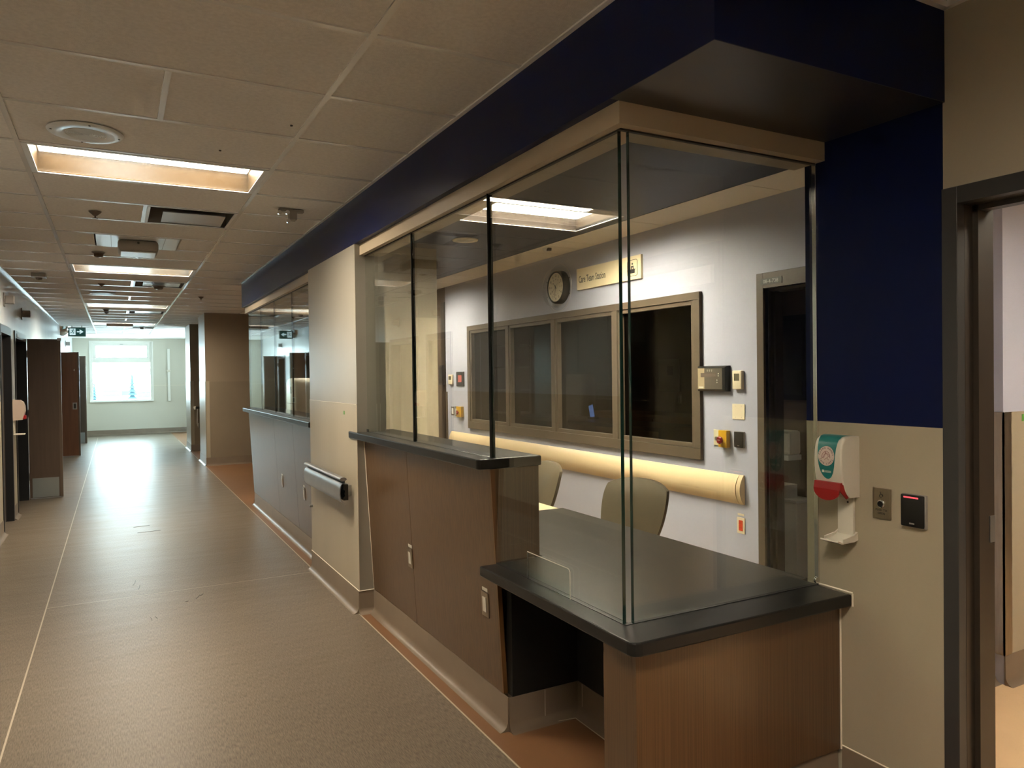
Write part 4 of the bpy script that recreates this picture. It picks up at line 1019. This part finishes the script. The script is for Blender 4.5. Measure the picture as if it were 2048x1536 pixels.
a = R(-16)
bm = B(); box(bm, -.004, .004, -.052, .052, 0, .17, bev=.002); bmesh.ops.rotate(bm, cent=(0, 0, 0), matrix=Matrix.Rotation(a, 3, 'X'), verts=bm.verts[:]); bmesh.ops.translate(bm, vec=(5.25, 7.62, 1.035), verts=bm.verts[:]); ph = obj('body', bm, M_blackplastic, t)
bm = B(); box(bm, -.0055, -.004, -.046, .046, .01, .16); bmesh.ops.rotate(bm, cent=(0, 0, 0), matrix=Matrix.Rotation(a, 3, 'X'), verts=bm.verts[:]); bmesh.ops.translate(bm, vec=(5.25, 7.62, 1.035), verts=bm.verts[:]); obj('screen', bm, M_screen, t)
part('dock', t, M_blackplastic, (5.22, 5.29, 7.55, 7.70, 1.02, 1.045), bev=.004)
t = thing('paper_notice', (6.98, 7.9, 1.5), 'pale paper notice on the wall of the dark room', 'notice')
part('sheet', t, M_paper, (6.99, 6.999, 8.0, 8.45, 1.32, 1.78)); part('print', t, M_ink, (6.988, 6.99, 8.14, 8.26, 1.55, 1.68))
for y in (7.6, 8.0):
    t = thing('outlet', (6.99, y, 1.2), 'steel double outlet above the tan cabinet, %s' % ('right one' if y < 7.8 else 'left one'), 'outlet', 'outlets in the dark room')
    part('plate', t, M_steel, (6.99, 7.0, y-.05, y+.05, 1.14, 1.28)); part('socket_face', t, M_plastic, (6.986, 6.99, y-.035, y-.01, 1.16, 1.26)); part('socket_face', t, M_plastic, (6.986, 6.99, y+.01, y+.035, 1.16, 1.26))
t = thing('metal_shelf', (5.6, 9.0, 0), 'open dark shelving at the left end of the dark room', 'shelf')
for z in (1.02, 1.35, 1.68, 2.0): part('shelf_board', t, M_greyplastic, (4.9, 5.3, 9.25, 9.7, z, z+.025))
for x in (4.9, 5.28):
    for y in (9.25, 9.68): part('upright', t, M_greyplastic, (x, x+.02, y, y+.02, 0, 2.1))

# ---------------------------------------------------------------- farther station interior
t = thing('office_machine', (1.95, 9.0, 0), 'rounded white office machine behind the farther glass', 'machine')
bm = B(); box(bm, 1.82, 2.12, 8.75, 9.2, .9, 1.58, bev=.06, seg=4); obj('housing', bm, M_plastic, t, True)
part('stand', t, M_greyplastic, (1.84, 2.10, 8.78, 9.17, 0, .9)); part('slot', t, M_ink, (1.815, 1.825, 8.86, 8.90, 1.40, 1.48)); part('drawer_line', t, M_ink, (1.815, 1.825, 8.8, 9.15, 1.28, 1.285))

# ================================================================ CORRIDOR CEILING DEVICES
t = thing('ceiling_speaker', (-.106, 4.085, CEIL), 'round white speaker grille in front of the nearest ceiling light', 'speaker')
bm = B(); lathe(bm, [(.163, 0), (.160, .004), (.150, .007), (.098, .009), (.094, .006), (0, .006)], (-.106, 4.085, CEIL+.002), '-z', 56); obj('ring', bm, M_whitemetal, t, True)
bm = B()
for k in range(1, 12):
    r = .008*k
    lathe(bm, [(r-.0022, .006), (r-.0022, .0095), (r+.0022, .0095), (r+.0022, .006)], (-.106, 4.085, CEIL+.002), '-z', 40)
lathe(bm, [(.006, .006), (.006, .011), (0, .011)], (-.106, 4.085, CEIL+.002), '-z', 16)
obj('grille', bm, M_white, t)
for a in (0, 90, 180, 270):
    bm = B(); cyl(bm, (-.106+.143*math.cos(R(a+8)), 4.085+.143*math.sin(R(a+8)), CEIL-.007), .005, .003, seg=10); obj('screw', bm, M_ink, t)
def flush_ring(x, y, r, label, name='ceiling_speaker'):
    t = thing(name, (x, y, CEIL), label, 'speaker'); bm = B(); lathe(bm, [(r, 0), (r, .006), (r-.01, .010), (r-.02, .006), (0, .007)], (x, y, CEIL+.002), '-z', 40); obj('ring', bm, M_whitemetal, t, True)
    bm = B(); lathe(bm, [(r-.03, 0), (r-.03, .003), (0, .004)], (x, y, CEIL-.005), '-z', 30); obj('grille', bm, M_greyplastic, t, True)
flush_ring(-.137, 11.55, .16, 'flat round speaker farther along the corridor ceiling')
flush_ring(1.05, 17.6, .14, 'flat round speaker near the far right of the ceiling')
def sprinkler(x, y, label):
    t = thing('sprinkler_head', (x, y, CEIL), label, 'sprinkler', 'ceiling sprinkler heads')
    bm = B(); lathe(bm, [(.042, 0), (.036, .008), (.02, .022), (.012, .03), (0, .032)], (x, y, CEIL+.003), '-z', 20); obj('escutcheon', bm, M_brownplastic, t, True)
    bm = B(); cyl(bm, (x, y, CEIL-.042), .006, .02, seg=10); cyl(bm, (x, y, CEIL-.046), .018, .003, seg=16); obj('deflector', bm, M_brownplastic, t)
sprinkler(-.107, 5.974, 'dark sprinkler head beside the open air diffuser'); sprinkler(-.133, 10.427, 'sprinkler head past the second ceiling light')
sprinkler(1.114, 11.57, 'sprinkler head right of the grid before the wide pier'); sprinkler(-.12, 14.75, 'sprinkler head past the third ceiling light')
def smoke(x, y, label, m=M_brownplastic, r=.05):
    t = thing('smoke_detector', (x, y, CEIL), label, 'detector', 'ceiling smoke detectors')
    bm = B(); lathe(bm, [(r, 0), (r, .012), (r*.8, .018), (r*.72, .04), (r*.5, .048), (0, .05)], (x, y, CEIL+.002), '-z', 24); obj('head', bm, m, t, True)
    bm = B(); lathe(bm, [(r*1.15, 0), (r*1.15, .006), (r, .008)], (x, y, CEIL+.002), '-z', 24); obj('base', bm, M_greyplastic, t, True)
smoke(-.119, 7.85, 'brown smoke detector behind the hanging box'); smoke(.502, 10.39, 'larger smoke detector right of centre past the second light', r=.07)
smoke(-.121, 14.10, 'smoke detector before the third light sprinkler'); smoke(.55, 18.75, 'small smoke detector near the far window', r=.06)
t = thing('ceiling_horn', (-.73, 9.7, CEIL), 'square beige alarm horn on the left ceiling strip', 'alarm')
part('base', t, M_greyplastic, (-.80, -.66, 9.62, 9.78, CEIL-.04, CEIL+.003), bev=.006); bm = B(); lathe(bm, [(.035, 0), (.03, .02), (0, .028)], (-.73, 9.7, CEIL-.04), '-z', 20); obj('strobe', bm, M_brownplastic, t, True)
# open air diffuser(s)
def diffuser(y0, y1, x0, x1, label):
    t = thing('air_diffuser', ((x0+x1)/2, (y0+y1)/2, CEIL), label, 'vent', 'ceiling air diffusers')
    bm = B(); H = .22
    box(bm, x0, x0+.004, y0, y1, CEIL, CEIL+H); box(bm, x1-.004, x1, y0, y1, CEIL, CEIL+H); box(bm, x0, x1, y0, y0+.004, CEIL, CEIL+H); box(bm, x0, x1, y1-.004, y1, CEIL, CEIL+H); box(bm, x0, x1, y0, y1, CEIL+H, CEIL+H+.004)
    obj('plenum', bm, M_greyplastic, t)
    bm = B(); prism(bm, [(y0+.26, CEIL+.022), (y1-.006, CEIL+.007), (y1-.006, CEIL+.012), (y0+.26, CEIL+.028)], 'x', x0+.11, x1-.05); obj('deflector_plate', bm, mat('plate_white', (.6,.64,.7), .22, metal=.3), t)
    bm = B(); lathe(bm, [(.13, 0), (.13, .04), (.12, .04), (.12, 0)], ((x0+x1)/2, (y0+y1)/2-.05, CEIL+H), '-z', 30); obj('duct_collar', bm, M_ink, t, True)
    part('frame', t, M_whitemetal, (x0, x0+.02, y0, y1, CEIL-.001, CEIL+.004), (x1-.02, x1, y0, y1, CEIL-.001, CEIL+.004), (x0, x1, y0, y0+.012, CEIL-.001, CEIL+.004), (x0, x1, y1-.012, y1, CEIL-.001, CEIL+.004))
diffuser(row(2)+.013, row(3)-.013, .213, XR-.013, 'open white air diffuser past the nearest ceiling light')
diffuser(row(9)+.013, row(10)-.013, .213, XR-.013, 'white air diffuser just past the second ceiling light')
diffuser(row(16)+.013, row(17)-.013, .213, XR-.013, 'white air diffuser past the third ceiling light')
diffuser(row(-5)+.013, row(-4)-.013, .213, XR-.013, 'white air diffuser above the viewer')
def hang_box(x0, x1, y0, y1, label):
    t = thing('ceiling_unit', ((x0+x1)/2, (y0+y1)/2, CEIL), label, 'ceiling unit')
    part('mounting_panel', t, M_whitemetal, (x0, x1, y0, y1, CEIL-.003, CEIL+.02), bev=.002)
    part('seam', t, M_greyplastic, (x0+.11, x0+.114, y0+.01, y1-.01, CEIL-.0045, CEIL-.003), (x1-.114, x1-.11, y0+.01, y1-.01, CEIL-.0045, CEIL-.003))
    xc, yc = (x0+x1)/2, (y0+y1)/2
    bm = B(); box(bm, xc-.155, xc+.155, yc-.17, yc+.17, CEIL-.10, CEIL-.003, bev=.03, seg=3); h = obj('housing', bm, M_greyplastic, t, True)
    h.active_material = mat('unit_grey', (.30, .27, .24), .4)
    part('lower_lens', t, M_whitemetal, (xc-.135, xc+.135, yc-.15, yc+.15, CEIL-.108, CEIL-.099), bev=.004)
    bm = B(); cyl(bm, (xc, yc-.1705, CEIL-.03), .01, .002, 'y', 12); obj('sensor_dot', bm, M_ink, t)
hang_box(-.125, .505, row(4)+.014, row(5)-.014, 'white panel with grey box hanging under it, between first two lights')
t = thing('ceiling_unit', (.1, 17.9, CEIL), 'dark flat unit on the ceiling near the far window', 'ceiling unit')
part('housing', t, M_greyplastic, (-.15, .35, 17.6, 18.1, CEIL-.06, CEIL+.003), bev=.01); part('mounting_panel', t, M_whitemetal, (-.38, .62, 17.55, 18.15, CEIL-.004, CEIL+.003))
# emergency twin head
t = thing('emergency_light', (1.10, 5.33, CEIL), 'small twin-head fixture beside the navy bulkhead', 'light')
part('base', t, M_greyplastic, (1.03, 1.20, 5.31, 5.36, CEIL-.018, CEIL+.003), bev=.003); part('body', t, M_greyplastic, (1.10, 1.15, 5.30, 5.37, CEIL-.075, CEIL-.018), bev=.005)
for x, z in ((1.03, .03), (1.085, .025), (1.09, .085)):
    bm = B(); cyl(bm, (x, 5.33, CEIL-z), .012, -.03, 'y', 14, .015); obj('lamp_head', bm, M_chrome, t)
# exit sign
es = thing('exit_sign', (-.71, 18.5, 2.63), 'green running-man exit sign with arrow hung at the ceiling', 'sign')
part('housing', es, M_darkframe, (-.885, -.553, 18.48, 18.54, 2.535, 2.735), bev=.006).active_material = mat('sign_housing', (.10, .14, .12), .4)
fc = part('face', es, M_green, (-.865, -.573, 18.477, 18.48, 2.555, 2.715))
part('bracket', es, M_white, (-.82, -.80, 18.5, 18.52, 2.735, CEIL)); part('bracket', es, M_white, (-.64, -.62, 18.5, 18.52, 2.735, CEIL))
part('white_square', fc, M_exitwhite, (-.855, -.745, 18.4755, 18.477, 2.565, 2.705))
bm = B(); ry = 18.4745
def st(pts, r=.007): tube(bm, [(x, ry, z) for x, z in pts], r, 6)
cyl(bm, (-.785, ry+.004, 2.688), .011, -.006, 'y', 14)
st([(-.790, 2.672), (-.802, 2.640)], .010); st([(-.802, 2.640), (-.780, 2.622), (-.785, 2.595)]); st([(-.802, 2.640), (-.818, 2.615), (-.842, 2.612)]); st([(-.790, 2.668), (-.770, 2.650), (-.760, 2.655)], .005); st([(-.792, 2.668), (-.815, 2.668), (-.825, 2.650)], .005)
obj('running_figure', bm, M_green, fc)
bm = B(); prism(bm, [(-.72, 2.625), (-.655, 2.625), (-.675, 2.595), (-.655, 2.595), (-.595, 2.637), (-.655, 2.680), (-.675, 2.680), (-.655, 2.650), (-.72, 2.650)], 'y', 18.4745, 18.477); obj('arrow', bm, M_exitwhite, fc)
# dome mirror in the corner
t = thing('corner_mirror', (-1.04, 18.9, CEIL), 'quarter dome convex mirror at the left ceiling corner', 'mirror')
bm = B(); n = 12; rr = .21
pts_ = []
for i in range(n//2+1):
    el = R(90*i/(n//2)); pts_.append([bm.verts.new((LX+.001+rr*math.cos(el)*math.cos(R(az)), 18.9+rr*math.cos(el)*math.sin(R(az)), CEIL-.001-rr*math.sin(el))) for az in range(-90, 91, 15)])
for a, b in zip(pts_, pts_[1:]):
    for i in range(len(a)-1): bm.faces.new((a[i], a[i+1], b[i+1], b[i]))
bmesh.ops.remove_doubles(bm, verts=bm.verts[:], dist=1e-4); bmesh.ops.recalc_face_normals(bm, faces=bm.faces[:]); obj('dome', bm, M_chrome, t, True)
bm = B(); tube(bm, [(LX+.003+rr*math.cos(R(az)), 18.9+rr*math.sin(R(az)), CEIL-.004) for az in range(-90, 91, 10)], .008, 6); obj('rim', bm, M_white, t)

# ================================================================ LEFT WALL: frames, leaves, devices
M_leftframe = mat('near_black_frame', (0.012, 0.013, 0.015), 0.3)
def door_frame(idx, y0, y1, label, m=M_leftframe):
    d = thing('door_%d' % idx, (LX, (y0+y1)/2, 0), label, 'door', kind='structure')
    bm = B(); c = .05
    box(bm, LX-.15, LX+.012, y0-.01, y0+c, 0, 2.19, bev=.002); box(bm, LX-.15, LX+.012, y1-c, y1+.01, 0, 2.19, bev=.002); box(bm, LX-.15, LX+.012, y0+c, y1-c, 2.10, 2.19, bev=.002)
    obj('frame', bm, m, d)
    return d
d4 = door_frame(4, 9.20, 10.08, 'dark near-black door frame at the left edge')
part('door_leaf', d4, M_leaf, (LX-.11, LX-.065, 9.25, 10.03, .01, 2.10)); 
d5 = door_frame(5, 10.46, 11.70, 'frame of the doorway beside the left dispenser')
part('number_plate', d5, M_greyplastic, (LX+.012, LX+.015, 10.6, 10.8, 2.12, 2.16))
door_frame(6, 16.90, 17.86, 'frame of the middle doorway on the left'); door_frame(7, 20.30, 21.26, 'frame of the last doorway on the left')
def leaf(y, x1, m, label, kick=True, name='door_leaf', th=.045, top=2.15, skew=0):
    t = thing(name, (LX+.02, y, 0), label, 'door', 'open door leaves on the left')
    x0 = LX+.015
    bm = B(); box(bm, x0, x1, y, y+th, .012, top, bev=.002); obj('panel', bm, m, t)
    part('edge_strip', t, M_brownplastic, (x1-.03, x1+.002, y-.002, y+th+.002, .012, top+.002))
    if kick: part('kick_plate', t, M_kick, (x0+.03, x1-.045, y-.003, y, .02, .28))
    part('bottom_sweep', t, M_alu, (x0+.01, x1, y-.002, y+th, .004, .014))
    part('hinge', t, M_alu, (x0-.02, x0+.005, y+.01, y+.04, .25, .35)); part('hinge', t, M_alu, (x0-.02, x0+.005, y+.01, y+.04, 1.1, 1.2)); part('hinge', t, M_alu, (x0-.02, x0+.005, y+.01, y+.04, 1.9, 2.0))
    return t
l1 = leaf(11.72, -.655, M_leaf, 'dark brown open door leaf with steel kick plate, nearest on the left')
part('latch_plate', l1, M_alu, (-.656, -.6525, 11.735, 11.755, .98, 1.14)); part('closer_block', l1, M_alu, (-.69, -.645, 11.715, 11.775, 2.13, 2.165))
l2 = leaf(17.88, -.672, M_leaf2, 'chestnut open door leaf, second on the left', kick=False, top=2.175)
part('pull_plate', l2, M_alu, (-.80, -.72, 17.872, 17.88, .98, 1.12)); part('pull_recess', l2, M_ink, (-.78, -.74, 17.868, 17.872, 1.0, 1.10))
obj('lettering', text_bm('4', .07, on_y(17.88, -.76, 1.80), thick=.001), M_plastic, l2); 
leaf(21.28, -.654, M_leaf, 'grey-brown open door leaf with kick plate, farthest on the left', top=2.19)
# left dispenser
t = thing('soap_dispenser', (LX, 10.25, 1.2), 'white hand sanitizer dispenser seen from the side, left wall', 'dispenser')
bm = B(); prism(bm, [(LX+.002, 1.37), (LX+.07, 1.368), (LX+.10, 1.345), (LX+.115, 1.30), (LX+.117, 1.24), (LX+.105, 1.18), (LX+.09, 1.14), (LX+.002, 1.135)], 'y', 10.17, 10.30); obj('body', bm, M_plastic, t, True).active_material = mat('dispenser_beige', (.50, .40, .33), .35)
part('push_lever', t, M_red, (LX+.09, LX+.125, 10.18, 10.29, 1.145, 1.19), bev=.006)
part('back_plate', t, M_plastic, (LX+.002, LX+.012, 10.19, 10.28, .98, 1.135)); part('drip_tray', t, M_plastic, (LX+.002, LX+.11, 10.18, 10.29, .965, .98), bev=.004)
def dome_light(y, z, label):
    t = thing('call_light', (LX, y, z), label, 'light', 'call lights above the left doors')
    part('back_box', t, M_greyplastic, (LX+.001, LX+.012, y-.04, y+.04, z-.075, z+.075), bev=.003); part('lens', t, M_greyplastic, (LX+.012, LX+.10, y-.035, y+.035, z-.045, z+.045), bev=.01)
dome_light(9.60, 2.47, 'square grey call light above the door at the left edge'); dome_light(11.30, 2.45, 'square grey call light above the doorway beside the left dispenser'); dome_light(20.7, 2.47, 'distant square call light near the far end of the left wall')

# vertical rail on the far wall
t = thing('wall_rail', (1.39, 24, 1.7), 'upright pale services rail on the far wall right of the window', 'rail')
part('channel', t, M_white, (1.355, 1.425, 23.95, 23.998, .94, 1.80), bev=.006); part('channel', t, M_white, (1.355, 1.425, 23.95, 23.998, 1.86, 2.48), bev=.006); part('joint_clip', t, M_plastic, (1.32, 1.44, 23.93, 23.998, 1.80, 1.86), bev=.01)

# ================================================================ OUTSIDE
o = B(); box(o, -400, 400, 28, 900, -5.2, -5); struct(obj('ground', o, M_snow), 'snowy ground far outside the window', 'ground')
def spruce(x, y, h, label):
    t = thing('spruce_tree', (x, y, -5), label, 'tree', 'spruce trees outside the window')
    bm = B()
    for k in range(7):
        z = -5+h*(.12+.125*k); r = h*.2*(1-k/7.6)
        lathe(bm, [(r, z), (r*.55, z+h*.06), (0.001, z+h*.2)], (x, y, 0), 'z', 14)
    obj('crown', bm, M_spruce, t); bm = B(); cyl(bm, (x, y, -5), h*.02, h*.2, seg=8); obj('trunk', bm, M_jamb, t)
spruce(4.2, 240, 8.2, 'single spruce outside the window, right of middle'); spruce(-5.2, 230, 6.0, 'spruce outside the window at the left pane edge')
for k, (x, y, wd, h) in enumerate(((-1.5, 330, 6, 4.0), (5.5, 340, 7, 3.2), (9.5, 300, 5, 3.4))):
    t = thing('house', (x, y, -5), ['pale far house outside, left of the spruce', 'pale far house behind the single spruce', 'pale far house at the right pane edge'][k], 'house', 'far houses outside the window')
    part('walls', t, M_house, (x-wd/2, x+wd/2, y, y+6, -5, -5+h*.6)); bm = B(); prism(bm, [(x-wd/2-.3, -5+h*.6), (x+wd/2+.3, -5+h*.6), (x, -5+h)], 'y', y-.3, y+6.3); obj('roof', bm, M_snow, t)
